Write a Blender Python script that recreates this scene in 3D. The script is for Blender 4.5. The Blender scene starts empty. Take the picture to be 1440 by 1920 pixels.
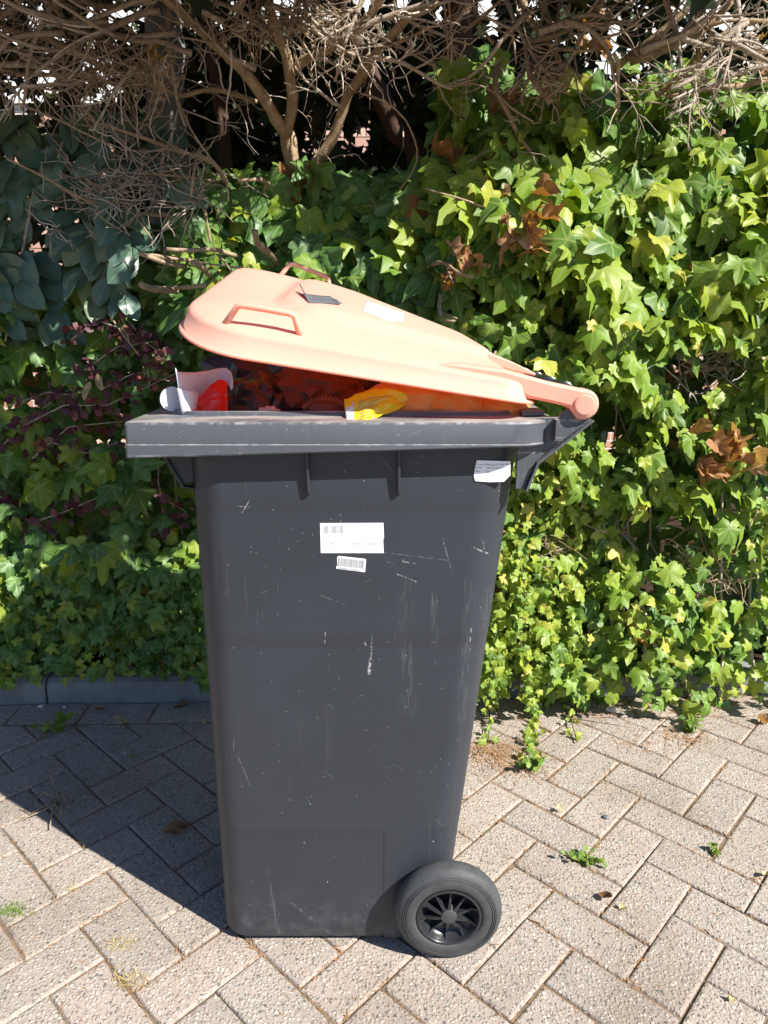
import bpy, math, random
import numpy as np
from mathutils import Vector, Matrix, noise

random.seed(11)
rng = np.random.default_rng(11)
scene = bpy.context.scene
COL = scene.collection
R = math.radians

# ------------------------------------------------------------------ camera
FPX, PITCH, CAM_H, CAM_D = 1350.0, R(15), 1.16, 1.08
cam_data = bpy.data.cameras.new('camera')
cam = bpy.data.objects.new('camera', cam_data)
COL.objects.link(cam)
cam.location = (0, -CAM_D, CAM_H)
cam.rotation_euler = (R(90) - PITCH, 0, 0)
cam_data.sensor_fit = 'VERTICAL'
cam_data.sensor_height = 24.0
cam_data.lens = FPX * 24.0 / 1920.0
cam_data.clip_start = 0.02
cam_data.clip_end = 500
scene.camera = cam

# ------------------------------------------------------------------ light
SUN_ELEV = R(43)
to_sun = Vector((1.52, -1.0, 0)).normalized() * math.cos(SUN_ELEV)
to_sun.z = math.sin(SUN_ELEV)
world = bpy.data.worlds.new('World')
scene.world = world
world.use_nodes = True
wn = world.node_tree
bg = wn.nodes['Background']
sky = wn.nodes.new('ShaderNodeTexSky')
sky.sky_type = 'NISHITA'
sky.sun_disc = False
sky.ozone_density = 3.0
sky.air_density = 0.75
sky.dust_density = 0.3
sky.sun_elevation = SUN_ELEV
sky.sun_rotation = math.atan2(to_sun.x, to_sun.y)
wn.links.new(sky.outputs[0], bg.inputs[0])
bg.inputs[1].default_value = 0.078
sun_data = bpy.data.lights.new('sun', 'SUN')
sun_data.energy = 5.0
sun_data.angle = R(0.5)
sun_data.color = (1.0, 0.95, 0.87)
sun = bpy.data.objects.new('sun', sun_data)
COL.objects.link(sun)
sun.rotation_euler = to_sun.to_track_quat('Z', 'Y').to_euler()
vs = scene.view_settings
vs.view_transform = 'Standard'
vs.look = 'None'
vs.gamma = 1.0
vs.exposure = 1.02
vs.use_curve_mapping = False
scene.cycles.max_bounces = 6
scene.cycles.diffuse_bounces = 3
scene.cycles.glossy_bounces = 2
scene.cycles.transmission_bounces = 3
scene.cycles.transparent_max_bounces = 6

# ------------------------------------------------------------------ helpers
def ray(px, py):
    u = (px - 720) / FPX
    v = (py - 960) / FPX
    return Vector((u, math.cos(PITCH) - v * math.sin(PITCH), -math.sin(PITCH) - v * math.cos(PITCH)))

def P(px, py, Y):
    """measured photo point -> metres on the upright plane at depth Y"""
    d = ray(px, py)
    return Vector((0, -CAM_D, CAM_H)) + d * ((Y + CAM_D) / d.y)

def G(px, py, z=0.0):
    """measured photo point -> metres on the ground"""
    d = ray(px, py)
    return Vector((0, -CAM_D, CAM_H)) + d * ((z - CAM_H) / d.z)

def toPx(v):
    r = Vector(v) - Vector((0, -CAM_D, CAM_H))
    dep = r.y * math.cos(PITCH) - r.z * math.sin(PITCH)
    dn = -r.y * math.sin(PITCH) - r.z * math.cos(PITCH)
    return 720 + FPX * r.x / dep, 960 + FPX * dn / dep

def tag(o, label=None, cat=None, group=None, kind=None):
    if label: o['label'] = label
    if cat: o['category'] = cat
    if group: o['group'] = group
    if kind: o['kind'] = kind
    return o

def link(name, me, parent=None, loc=None):
    o = bpy.data.objects.new(name, me)
    COL.objects.link(o)
    if parent is not None: o.parent = parent
    if loc is not None: o.location = loc
    return o

def thing(name, label, cat, loc=(0, 0, 0), group=None):
    o = bpy.data.objects.new(name, None)
    COL.objects.link(o)
    o.location = loc
    o.empty_display_size = 0.05
    return tag(o, label, cat, group)

class MB:
    def __init__(self): self.v, self.f, self.m, self.cur = [], [], [], 0
    def add(self, vs_, fs):
        b = len(self.v)
        self.v += [tuple(p) for p in vs_]
        self.f += [tuple(i + b for i in f) for f in fs]
        self.m += [self.cur] * len(fs)
    def box(self, x0, x1, y0, y1, z0, z1):
        self.add([(x0,y0,z0),(x1,y0,z0),(x1,y1,z0),(x0,y1,z0),(x0,y0,z1),(x1,y0,z1),(x1,y1,z1),(x0,y1,z1)],
                 [(0,3,2,1),(4,5,6,7),(0,1,5,4),(1,2,6,5),(2,3,7,6),(3,0,4,7)])
    def loft(self, loops, cap0=False, cap1=False, closed=True):
        n = len(loops[0]); vs_ = [p for l in loops for p in l]; fs = []
        for k in range(len(loops) - 1):
            for i in range(n if closed else n - 1):
                j = (i + 1) % n
                fs.append((k*n+i, k*n+j, (k+1)*n+j, (k+1)*n+i))
        if cap0: fs.append(tuple(reversed(range(n))))
        if cap1: fs.append(tuple((len(loops)-1)*n + i for i in range(n)))
        self.add(vs_, fs)
    def tube(self, pts, rad, sides=6, caps=True):
        pts = [Vector(p) for p in pts]
        if not hasattr(rad, '__len__'): rad = [rad] * len(pts)
        loops = []; up = Vector((0.13, 0.31, 0.94))
        for i, p in enumerate(pts):
            t = (pts[min(i+1, len(pts)-1)] - pts[max(i-1, 0)])
            if t.length < 1e-9: t = Vector((0,0,1))
            t.normalize()
            a = t.cross(up)
            if a.length < 0.05: a = t.cross(Vector((1,0,0)))
            a.normalize(); b = t.cross(a); up = -a.cross(t) if False else up
            loops.append([p + (a*math.cos(2*math.pi*k/sides) + b*math.sin(2*math.pi*k/sides)) * rad[i] for k in range(sides)])
        self.loft(loops, caps, caps)
    def lathe(self, prof, c, axis='Y', n=32):
        """prof: (along, radius)"""
        loops = []
        for (a, r) in prof:
            l = []
            for k in range(n):
                th = 2*math.pi*k/n
                if axis == 'Y': l.append((c[0]+r*math.cos(th), c[1]+a, c[2]+r*math.sin(th)))
                elif axis == 'Z': l.append((c[0]+r*math.cos(th), c[1]+r*math.sin(th), c[2]+a))
                else: l.append((c[0]+a, c[1]+r*math.cos(th), c[2]+r*math.sin(th)))
            loops.append(l)
        self.loft(loops, True, True)
    def mesh(self, name, mats, smooth=False):
        me = bpy.data.meshes.new(name)
        me.from_pydata(self.v, [], self.f)
        if not isinstance(mats, (list, tuple)): mats = [mats]
        for m in mats: me.materials.append(m)
        if len(mats) > 1: me.polygons.foreach_set('material_index', self.m)
        if smooth: me.polygons.foreach_set('use_smooth', [True] * len(me.polygons))
        me.update()
        return me
    def build(self, name, mats, parent=None, smooth=False, bevel=0, solid=0, autosmooth=None, fix=True):
        me = self.mesh(name, mats, smooth)
        if fix:
            import bmesh
            bm = bmesh.new(); bm.from_mesh(me)
            bmesh.ops.recalc_face_normals(bm, faces=bm.faces)
            bm.to_mesh(me); bm.free()
        if autosmooth is not None:
            try: me.set_sharp_from_angle(angle=R(autosmooth))
            except Exception: pass
        o = link(name, me, parent)
        if solid:
            s = o.modifiers.new('solid', 'SOLIDIFY'); s.thickness = abs(solid); s.offset = -1 if solid > 0 else 1
        if bevel:
            b = o.modifiers.new('bevel', 'BEVEL'); b.width = bevel; b.segments = 2; b.limit_method = 'ANGLE'; b.angle_limit = R(40)
        return o

def roundrect(x0, x1, y0, y1, rads, n=6):
    """corner order: (x0,y0) (x1,y0) (x1,y1) (x0,y1), counter-clockwise"""
    pts = []
    for (cx, cy, r, a0) in ((x0+rads[0], y0+rads[0], rads[0], 180), (x1-rads[1], y0+rads[1], rads[1], 270),
                            (x1-rads[2], y1-rads[2], rads[2], 0), (x0+rads[3], y1-rads[3], rads[3], 90)):
        for k in range(n + 1):
            a = R(a0 + 90.0 * k / n)
            pts.append((cx + r*math.cos(a), cy + r*math.sin(a)))
    return pts

def fbm(x, y, z=0.0, o=3):
    return noise.fractal((x, y, z), 0.9, 2.1, o)

# ------------------------------------------------------------------ node helpers
class NT:
    def __init__(self, name):
        self.mat = bpy.data.materials.new(name); self.mat.use_nodes = True
        self.t = self.mat.node_tree; self.t.nodes.clear()
        self.out = self.t.nodes.new('ShaderNodeOutputMaterial')
    def n(self, typ, **kw):
        nd = self.t.nodes.new(typ)
        for k, v in kw.items(): setattr(nd, k, v)
        return nd
    def l(self, a, b): self.t.links.new(a, b)
    def setin(self, sock, v):
        if hasattr(v, 'is_linked') or hasattr(v, 'links'): self.l(v, sock)
        else: sock.default_value = v
    def math(self, op, a, b=None, c=None, clamp=False):
        nd = self.n('ShaderNodeMath', operation=op, use_clamp=clamp)
        self.setin(nd.inputs[0], a)
        if b is not None: self.setin(nd.inputs[1], b)
        if c is not None: self.setin(nd.inputs[2], c)
        return nd.outputs[0]
    def smooth(self, v, lo, hi, a=0.0, b=1.0):
        nd = self.n('ShaderNodeMapRange', interpolation_type='SMOOTHSTEP')
        self.setin(nd.inputs[0], v)
        for i, q in enumerate((lo, hi, a, b)): nd.inputs[i+1].default_value = q
        return nd.outputs[0]
    def mix(self, fac, a, b, mode='MIX'):
        nd = self.n('ShaderNodeMix', data_type='RGBA', blend_type=mode)
        self.setin(nd.inputs[0], fac)
        for s, v in ((nd.inputs[6], a), (nd.inputs[7], b)):
            if isinstance(v, tuple): s.default_value = v if len(v) == 4 else (*v, 1)
            else: self.l(v, s)
        return nd.outputs[2]
    def ramp(self, fac, stops, interp='LINEAR'):
        nd = self.n('ShaderNodeValToRGB'); cr = nd.color_ramp; cr.interpolation = interp
        while len(cr.elements) < len(stops): cr.elements.new(0.5)
        for e, (p, c) in zip(cr.elements, stops):
            e.position = p; e.color = (*c, 1)
        self.setin(nd.inputs[0], fac)
        return nd.outputs[0]
    def noise(self, vec, scale, detail=3, rough=0.55, dist=0.0):
        nd = self.n('ShaderNodeTexNoise')
        if vec is not None: self.l(vec, nd.inputs['Vector'])
        nd.inputs['Scale'].default_value = scale; nd.inputs['Detail'].default_value = detail
        nd.inputs['Roughness'].default_value = rough; nd.inputs['Distortion'].default_value = dist
        return nd.outputs[0]
    def voro(self, vec, scale, feature='F1'):
        nd = self.n('ShaderNodeTexVoronoi', feature=feature)
        self.l(vec, nd.inputs['Vector']); nd.inputs['Scale'].default_value = scale
        return nd
    def mapping(self, vec, scale=(1,1,1), rot=(0,0,0), loc=(0,0,0)):
        nd = self.n('ShaderNodeMapping'); self.l(vec, nd.inputs[0])
        nd.inputs['Scale'].default_value = scale; nd.inputs['Rotation'].default_value = rot; nd.inputs['Location'].default_value = loc
        return nd.outputs[0]
    def obj(self): return self.n('ShaderNodeTexCoord').outputs['Object']
    def pos(self): return self.n('ShaderNodeNewGeometry').outputs['Position']
    def rand(self):
        a = self.n('ShaderNodeObjectInfo').outputs['Random']
        b = self.n('ShaderNodeNewGeometry').outputs['Random Per Island']
        return self.math('FRACT', self.math('ADD', a, b))
    def bump(self, h, strength=0.4, dist=0.01):
        nd = self.n('ShaderNodeBump'); nd.inputs['Strength'].default_value = strength
        nd.inputs['Distance'].default_value = dist; self.l(h, nd.inputs['Height'])
        return nd.outputs[0]
    def bsdf(self, color, rough=0.6, spec=0.5, normal=None, **kw):
        nd = self.n('ShaderNodeBsdfPrincipled')
        if isinstance(color, tuple): nd.inputs['Base Color'].default_value = (*color[:3], 1)
        else: self.l(color, nd.inputs['Base Color'])
        self.setin(nd.inputs['Roughness'], rough)
        nd.inputs['Specular IOR Level'].default_value = spec
        if normal is not None: self.l(normal, nd.inputs['Normal'])
        for k, v in kw.items(): self.setin(nd.inputs[k.replace('_', ' ')], v)
        return nd.outputs[0]
    def mixsh(self, fac, a, b):
        nd = self.n('ShaderNodeMixShader'); self.setin(nd.inputs[0], fac)
        self.l(a, nd.inputs[1]); self.l(b, nd.inputs[2])
        return nd.outputs[0]
    def transl(self, color):
        nd = self.n('ShaderNodeBsdfTranslucent')
        if isinstance(color, tuple): nd.inputs[0].default_value = (*color[:3], 1)
        else: self.l(color, nd.inputs[0])
        return nd.outputs[0]
    def done(self, sh):
        self.l(sh, self.out.inputs[0]); return self.mat

# ------------------------------------------------------------------ materials
M = {}
def mat_leaf(name, stops, transl=0.3, rough=0.46, vein=(0.34, 0.42, 0.14), kind='ivy', veinamt=0.75, spec=0.38):
    t = NT(name)
    r = t.rand()
    base = t.ramp(r, stops)
    uv = t.n('ShaderNodeTexCoord').outputs['UV']
    sep = t.n('ShaderNodeSeparateXYZ'); t.l(uv, sep.inputs[0])
    x, y = sep.outputs[0], sep.outputs[1]
    if kind == 'ivy':
        a = t.math('ABSOLUTE', t.math('ARCTAN2', x, y))
        rr = t.math('SQRT', t.math('ADD', t.math('MULTIPLY', x, x), t.math('MULTIPLY', y, y)))
        q = t.math('MULTIPLY', t.math('ROUND', t.math('DIVIDE', a, 0.98)), 0.98)
        d = t.math('MULTIPLY', t.math('ABSOLUTE', t.math('SUBTRACT', a, q)), rr)
        main = t.smooth(d, 0.010, 0.040, 1, 0)
        fe = t.math('SINE', t.math('MULTIPLY', t.math('ADD', rr, t.math('MULTIPLY', d, -1.3)), 46.0))
        sec = t.smooth(fe, 0.86, 1.0, 0, 0.4)
    else:
        d = t.math('ABSOLUTE', x)
        main = t.smooth(d, 0.008, 0.03, 1, 0)
        fe = t.math('SINE', t.math('MULTIPLY', t.math('SUBTRACT', y, t.math('MULTIPLY', d, 0.9)), 42.0))
        sec = t.smooth(fe, 0.9, 1.0, 0, 0.25)
    vf = t.math('MULTIPLY', t.math('MAXIMUM', main, sec), veinamt)
    mot = t.noise(t.obj(), 30, 1)
    base = t.mix(t.smooth(mot, 0.35, 0.7, 0.0, 0.35), base, t.mix(1.0, base, (0.55, 0.6, 0.45), 'MULTIPLY'))
    c = t.mix(vf, base, vein)
    sh = t.bsdf(c, rough, spec)
    tc = t.mix(1.0, c, (1.25, 1.15, 0.35), 'MULTIPLY')
    M[name] = t.done(t.mixsh(transl, sh, t.transl(tc)))

mat_leaf('ivy_green', [(0.0,(0.08,0.18,0.028)),(0.35,(0.15,0.28,0.032)),(0.7,(0.24,0.38,0.038)),(1.0,(0.34,0.43,0.052))], 0.40)
mat_leaf('ivy_young', [(0.0,(0.20,0.33,0.034)),(0.5,(0.33,0.45,0.048)),(0.85,(0.44,0.50,0.058)),(1.0,(0.52,0.47,0.09))], 0.4, 0.42, (0.36,0.4,0.14))
mat_leaf('ivy_shade', [(0.0,(0.065,0.15,0.036)),(0.5,(0.10,0.22,0.046)),(1.0,(0.155,0.28,0.05))], 0.28, 0.44, (0.20,0.30,0.12))  # darker copy of the ivy green, shade put into the leaf colour
mat_leaf('oval_leaf', [(0.0,(0.070,0.135,0.105)),(0.5,(0.10,0.175,0.13)),(1.0,(0.125,0.18,0.085))], 0.15, 0.32, (0.16,0.23,0.15), 'oval', 0.5)
mat_leaf('purple_leaf', [(0.0,(0.085,0.032,0.045)),(0.5,(0.135,0.045,0.055)),(0.85,(0.21,0.055,0.05)),(1.0,(0.16,0.14,0.05))], 0.2, 0.45, (0.12,0.03,0.04), 'oval', 0.3)
mat_leaf('dead_leaf', [(0.0,(0.26,0.12,0.05)),(0.5,(0.44,0.22,0.10)),(1.0,(0.56,0.38,0.22))], 0.3, 0.7, (0.25,0.13,0.06), 'ivy', 0.5, 0.25)
mat_leaf('weed_leaf', [(0.0,(0.10,0.20,0.03)),(0.5,(0.16,0.28,0.04)),(1.0,(0.26,0.34,0.07))], 0.35, 0.5, (0.3,0.38,0.12), 'oval', 0.3)
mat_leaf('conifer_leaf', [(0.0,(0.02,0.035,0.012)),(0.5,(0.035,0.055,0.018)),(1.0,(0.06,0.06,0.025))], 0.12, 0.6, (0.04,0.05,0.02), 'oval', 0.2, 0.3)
mat_leaf('tan_leaf', [(0.0,(0.42,0.30,0.16)),(0.5,(0.55,0.42,0.24)),(1.0,(0.62,0.52,0.32))], 0.25, 0.7, (0.32,0.22,0.12), 'oval', 0.4, 0.25)
mat_leaf('brown_leaf', [(0.0,(0.20,0.11,0.06)),(1.0,(0.30,0.18,0.10))], 0.2, 0.7, (0.14,0.08,0.05), 'oval', 0.4, 0.25)

def mat_bark(name, a, b, pale, palef=0.35, scale=60):
    t = NT(name)
    o = t.pos()
    n1 = t.noise(o, scale, 5, 0.65)
    c = t.mix(n1, a, b)
    r = t.n('ShaderNodeNewGeometry').outputs['Random Per Island']
    c = t.mix(t.math('MULTIPLY', t.smooth(t.math('ADD', t.math('MULTIPLY', n1, 0.5), t.math('MULTIPLY', r, 0.5)), 0.45, 0.75), palef), c, pale)
    M[name] = t.done(t.bsdf(c, 0.85, 0.2, t.bump(t.noise(o, scale*2.2, 4, 0.7), 0.7, 0.006)))
mat_bark('bark', (0.20,0.13,0.075), (0.42,0.30,0.18), (0.58,0.48,0.33), 0.55)
mat_bark('twig', (0.24,0.185,0.14), (0.45,0.36,0.275), (0.66,0.60,0.52), 0.8, 90)
mat_bark('bark_dark', (0.055,0.033,0.022), (0.11,0.065,0.042), (0.14,0.09,0.06), 0.3, 40)
mat_bark('bark_grey', (0.14,0.145,0.15), (0.20,0.205,0.21), (0.26,0.26,0.25), 0.4, 18)
mat_bark('stick', (0.26,0.18,0.11), (0.40,0.30,0.19), (0.58,0.50,0.38), 0.7, 90)
mat_bark('stem', (0.10,0.12,0.035), (0.20,0.20,0.06), (0.28,0.20,0.09), 0.5, 80)

# pavers with exposed aggregate
def mat_paver():
    t = NT('paver_concrete')
    o = t.pos()
    w = t.n('ShaderNodeVectorMath', operation='ADD'); 
    nz = t.n('ShaderNodeTexNoise'); t.l(o, nz.inputs['Vector']); nz.inputs['Scale'].default_value = 55
    sc = t.n('ShaderNodeVectorMath', operation='SCALE'); t.l(nz.outputs[1], sc.inputs[0]); sc.inputs['Scale'].default_value = 0.006
    t.l(o, w.inputs[0]); t.l(sc.outputs[0], w.inputs[1])
    wo = w.outputs[0]
    v1 = t.voro(wo, 132); v2 = t.voro(wo, 260)
    sep = t.n('ShaderNodeSeparateColor'); t.l(v1.outputs['Color'], sep.inputs[0])
    sep2 = t.n('ShaderNodeSeparateColor'); t.l(v2.outputs['Color'], sep2.inputs[0])
    peb = [(0.0,(0.11,0.105,0.10)),(0.10,(0.20,0.185,0.165)),(0.26,(0.32,0.28,0.23)),(0.45,(0.44,0.37,0.29)),(0.60,(0.42,0.315,0.255)),(0.78,(0.52,0.46,0.38)),(0.9,(0.62,0.57,0.49)),(1.0,(0.36,0.23,0.16))]
    pc = t.ramp(sep.outputs[0], peb); pc2 = t.ramp(sep2.outputs[0], peb)
    r = t.n('ShaderNodeObjectInfo').outputs['Random']
    ri = t.n('ShaderNodeNewGeometry').outputs['Random Per Island']
    rr = t.math('FRACT', t.math('ADD', r, ri))
    bind = t.ramp(rr, [(0.0,(0.34,0.285,0.25)),(0.3,(0.40,0.325,0.28)),(0.6,(0.37,0.315,0.275)),(0.8,(0.42,0.345,0.295)),(1.0,(0.42,0.33,0.285))])
    m1 = t.smooth(v1.outputs['Distance'], 0.26, 0.52, 1, 0)
    m1 = t.math('MULTIPLY', m1, t.smooth(sep.outputs[1], 0.14, 0.18, 0, 1))
    m2 = t.math('MULTIPLY', t.smooth(v2.outputs['Distance'], 0.40, 0.58, 1, 0), t.smooth(sep2.outputs[1], 0.35, 0.4))
    c = t.mix(m2, bind, pc2); c = t.mix(m1, c, pc)
    c = t.mix(0.10, c, bind)
    big = t.noise(o, 3.2, 4, 0.6)
    c = t.mix(t.smooth(big, 0.4, 0.75, 0, 0.6), c, t.mix(1.0, c, (0.66, 0.60, 0.54), 'MULTIPLY'))
    fine = t.noise(o, 420, 2)
    c = t.mix(t.smooth(fine, 0.5, 0.75, 0, 0.3), c, (0.22, 0.17, 0.14))
    c = t.mix(1.0, c, (0.90, 0.935, 0.955), 'MULTIPLY')
    h = t.math('ADD', t.math('MULTIPLY', m1, 0.75), t.math('ADD', t.math('MULTIPLY', m2, 0.4), t.math('MULTIPLY', fine, 0.3)))
    M['paver'] = t.done(t.bsdf(c, 0.85, 0.25, t.bump(h, 0.65, 0.0028)))
mat_paver()

def mat_sand():
    t = NT('joint_sand'); o = t.pos()
    n1 = t.noise(o, 140, 4, 0.7); n2 = t.noise(o, 9, 3)
    c = t.mix(n1, (0.10,0.075,0.052), (0.27,0.195,0.13))
    c = t.mix(t.smooth(n2, 0.45, 0.65, 0, 0.6), c, (0.30,0.19,0.10))
    M['sand'] = t.done(t.bsdf(c, 0.95, 0.1, t.bump(n1, 0.8, 0.006)))
mat_sand()
def mat_soil():
    t = NT('soil'); o = t.pos()
    n1 = t.noise(o, 45, 5, 0.7)
    c = t.mix(n1, (0.02,0.014,0.010), (0.085,0.055,0.035))
    M['soil'] = t.done(t.bsdf(c, 0.95, 0.1, t.bump(n1, 1.0, 0.02)))
mat_soil()
def mat_kerb():
    t = NT('kerb_concrete'); o = t.pos()
    n1 = t.noise(o, 160, 4, 0.7); n2 = t.noise(o, 5, 4)
    c = t.mix(n1, (0.17,0.175,0.18), (0.30,0.305,0.31))
    c = t.mix(t.smooth(n2, 0.4, 0.7, 0, 0.6), c, (0.10,0.10,0.09))
    M['kerb'] = t.done(t.bsdf(c, 0.9, 0.2, t.bump(n1, 0.5, 0.004)))
mat_kerb()

# dark bin plastic with scuffs; scratches are wear with a shape of its own
def seg_mask(t, sep, x0, z0, x1, z1, w):
    """soft mask round a segment on the bin's side (object X,Z)"""
    dx, dz = x1-x0, z1-z0; L2 = dx*dx + dz*dz
    ax = t.math('SUBTRACT', sep.outputs[0], x0); az = t.math('SUBTRACT', sep.outputs[2], z0)
    tt = t.math('DIVIDE', t.math('ADD', t.math('MULTIPLY', ax, dx), t.math('MULTIPLY', az, dz)), L2, clamp=True)
    ex = t.math('SUBTRACT', ax, t.math('MULTIPLY', tt, dx)); ez = t.math('SUBTRACT', az, t.math('MULTIPLY', tt, dz))
    d = t.math('SQRT', t.math('ADD', t.math('MULTIPLY', ex, ex), t.math('MULTIPLY', ez, ez)))
    return t.smooth(d, w*0.1, w, 1, 0)

def mat_bin(name, dusty=0.0, scratches=(), base=(0.0285,0.0335,0.0425)):
    t = NT(name); o = t.obj()
    n_big = t.noise(o, 3.5, 4, 0.6)
    c = t.mix(n_big, tuple(b*0.82 for b in base), tuple(b*1.3 for b in base))
    # vertical rub haze
    st = t.noise(t.mapping(o, (75, 75, 3.0)), 1.0, 4, 0.65)
    haze = t.math('MULTIPLY', t.smooth(st, 0.55, 0.80, 0, 0.55), t.smooth(t.noise(o, 2.3, 2), 0.45, 0.65))
    c = t.mix(haze, c, (0.115,0.118,0.125))
    # fine scratches in two directions
    for rot, s in (((0,0.45,0), 1.0), ((0,-0.8,0), 1.0), ((0, 1.5, 0), 0.7)):
        q = t.noise(t.mapping(t.mapping(o, (1, 1, 1), rot), (16, 16, 300)), 1.0, 2, 0.5)
        m = t.math('MULTIPLY', t.smooth(q, 0.62 if dusty else 0.71, 0.78, 0, 0.5), t.smooth(t.noise(o, 9, 2), 0.42 if dusty else 0.5, 0.62))
        c = t.mix(m, c, (0.20,0.205,0.21))
    # pale specks
    v = t.voro(o, 130)
    sp = t.n('ShaderNodeSeparateColor'); t.l(v.outputs['Color'], sp.inputs[0])
    dens = t.smooth(t.noise(o, 6, 3), 0.35, 0.75, 0.97, 0.84)
    msk = t.math('MULTIPLY', t.math('GREATER_THAN', sp.outputs[0], dens), t.smooth(v.outputs['Distance'], 0.08, 0.17, 1, 0))
    c = t.mix(t.math('MULTIPLY', msk, 0.6), c, (0.34,0.34,0.33))
    v = t.voro(t.mapping(o, (1.0, 1.0, 0.55), (0, 0.5, 0)), 46)
    sp = t.n('ShaderNodeSeparateColor'); t.l(v.outputs['Color'], sp.inputs[0])
    msk = t.math('MULTIPLY', t.math('GREATER_THAN', sp.outputs[1], 0.90), t.smooth(v.outputs['Distance'], 0.0, 0.07, 1, 0))
    c = t.mix(msk, c, (0.55,0.55,0.53))
    rough = t.math('ADD', 0.40, t.math('MULTIPLY', n_big, 0.16))
    if dusty:
        sepn = t.n('ShaderNodeSeparateXYZ'); t.l(t.n('ShaderNodeNewGeometry').outputs['Normal'], sepn.inputs[0])
        up = t.smooth(sepn.outputs[2], 0.5, 0.95)
        dn = t.noise(t.mapping(o, (6, 40, 40)), 1.0, 4, 0.65)
        c = t.mix(t.math('MULTIPLY', t.math('MULTIPLY', up, dusty), t.smooth(dn, 0.3, 0.62)), c, (0.36,0.33,0.30))
        sz = t.n('ShaderNodeSeparateXYZ'); t.l(o, sz.inputs[0])
        wn_ = t.smooth(t.noise(t.mapping(o, (30, 30, 8)), 1.0, 4, 0.7), 0.45, 0.62)
        for zc, wd, am in ((1.0085, 0.0035, 0.7), (0.976, 0.0018, 0.6), (0.9585, 0.003, 0.4)):
            dz_ = t.math('ABSOLUTE', t.math('SUBTRACT', sz.outputs[2], zc))
            c = t.mix(t.math('MULTIPLY', t.math('MULTIPLY', t.smooth(dz_, 0.0, wd, 1, 0), wn_), am), c, (0.36,0.37,0.38))
        v = t.noise(t.mapping(o, (20, 20, 20)), 1.0, 5, 0.7)
        c = t.mix(t.smooth(v, 0.55, 0.8, 0, 0.5), c, (0.15,0.155,0.16))
    if scratches:
        sep = t.n('ShaderNodeSeparateXYZ'); t.l(o, sep.inputs[0])
        grit = t.smooth(t.noise(o, 190, 2), 0.38, 0.56)
        streak = t.smooth(t.noise(t.mapping(o, (260, 260, 22)), 1.0, 3, 0.7), 0.45, 0.75)
        for (x0, z0, x1, z1, w, amt) in scratches:
            if amt > 0.2: w *= 0.65; amt *= 0.6
            m = seg_mask(t, sep, x0, z0, x1, z1, w)
            if amt < 0.2: m = t.math('MULTIPLY', m, streak)
            elif amt < 0.7: m = t.math('MULTIPLY', m, grit)
            c = t.mix(t.math('MULTIPLY', m, amt), c, (0.58,0.59,0.60))
        # dust kicked up on to the foot
        foot = t.math('MULTIPLY', t.smooth(sep.outputs[2], 0.0, 0.16, 0.28, 0), t.smooth(t.noise(o, 22, 5, 0.7), 0.45, 0.68))
        c = t.mix(foot, c, (0.20,0.185,0.165))
    M[name] = t.done(t.bsdf(c, rough, 0.45, t.bump(t.noise(o, 500, 2), 0.08, 0.001)))

def sxz(px, py, Y=0.035):
    p = P(px, py, Y); return (p.x, p.z)
def S(x0, y0, x1, y1, w, a): return (*sxz(x0, y0), *sxz(x1, y1), w, a)
SCR = [S(697,1205,694,1262,0.0035,0.5), S(694,1238,691,1264,0.005,0.95), S(884,1024,916,1040,0.0028,0.9), S(906,1014,909,1036,0.0016,0.7),
       S(745,1076,780,1090,0.0022,0.8), S(755,1052,778,1056,0.0024,0.6), S(815,1115,814,1245,0.009,0.16), S(760,1100,765,1330,0.022,0.08),
       S(884,1180,882,1205,0.002,0.8), S(880,1090,868,1350,0.014,0.10), S(455,960,470,935,0.0016,0.8), S(447,948,468,950,0.0016,0.7),
       S(684,1205,686,1210,0.0024,0.9), S(830,1010,848,1075,0.0014,0.5), S(610,1185,609,1207,0.0018,0.75), S(920,1120,905,1330,0.018,0.09),
       S(680,1030,840,1050,0.0012,0.35), S(600,1115,650,1135,0.0012,0.4), S(445,1420,470,1480,0.0012,0.45), S(575,1500,582,1512,0.002,0.7),
       S(545,1700,620,1760,0.004,0.18), S(500,1640,520,1760,0.006,0.18)]
mat_bin('bin_plastic', 0.0, SCR)
mat_bin('rim_plastic', 0.8, base=(0.072,0.079,0.092))
mat_bin('bin_inner', 0.0, base=(0.03,0.03,0.032))

def mat_lid():
    t = NT('lid_plastic'); o = t.obj()
    n1 = t.noise(o, 4, 4, 0.6); n2 = t.noise(t.mapping(o, (8, 60, 8)), 1.0, 4, 0.7)
    c = t.mix(n1, (0.83,0.575,0.445), (0.87,0.625,0.495))
    c = t.mix(t.smooth(n2, 0.62, 0.85, 0, 0.35), c, (0.52,0.24,0.13))
    v = t.voro(o, 70); sp = t.n('ShaderNodeSeparateColor'); t.l(v.outputs['Color'], sp.inputs[0])
    msk = t.math('MULTIPLY', t.math('GREATER_THAN', sp.outputs[0], 0.93), t.smooth(v.outputs['Distance'], 0.05, 0.13, 1, 0))
    c = t.mix(t.math('MULTIPLY', msk, 0.5), c, (0.30,0.15,0.09))
    g = t.noise(t.mapping(o, (14, 14, 14)), 1.0, 5, 0.7)
    c = t.mix(t.smooth(g, 0.56, 0.78, 0, 0.32), c, (0.58,0.36,0.24))
    sc1 = t.noise(t.mapping(o, (9, 170, 170), (0, 0, 0.5)), 1.0, 2, 0.5)
    c = t.mix(t.math('MULTIPLY', t.smooth(sc1, 0.68, 0.74, 0, 0.45), t.smooth(g, 0.42, 0.6)), c, (0.93,0.78,0.66))
    sh = t.bsdf(c, t.math('ADD', 0.42, t.math('MULTIPLY', n1, 0.15)), 0.35, t.bump(n1, 0.05, 0.004))
    M['lid'] = t.done(t.mixsh(0.44, sh, t.transl((1.0,0.30,0.05))))
mat_lid()

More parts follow.
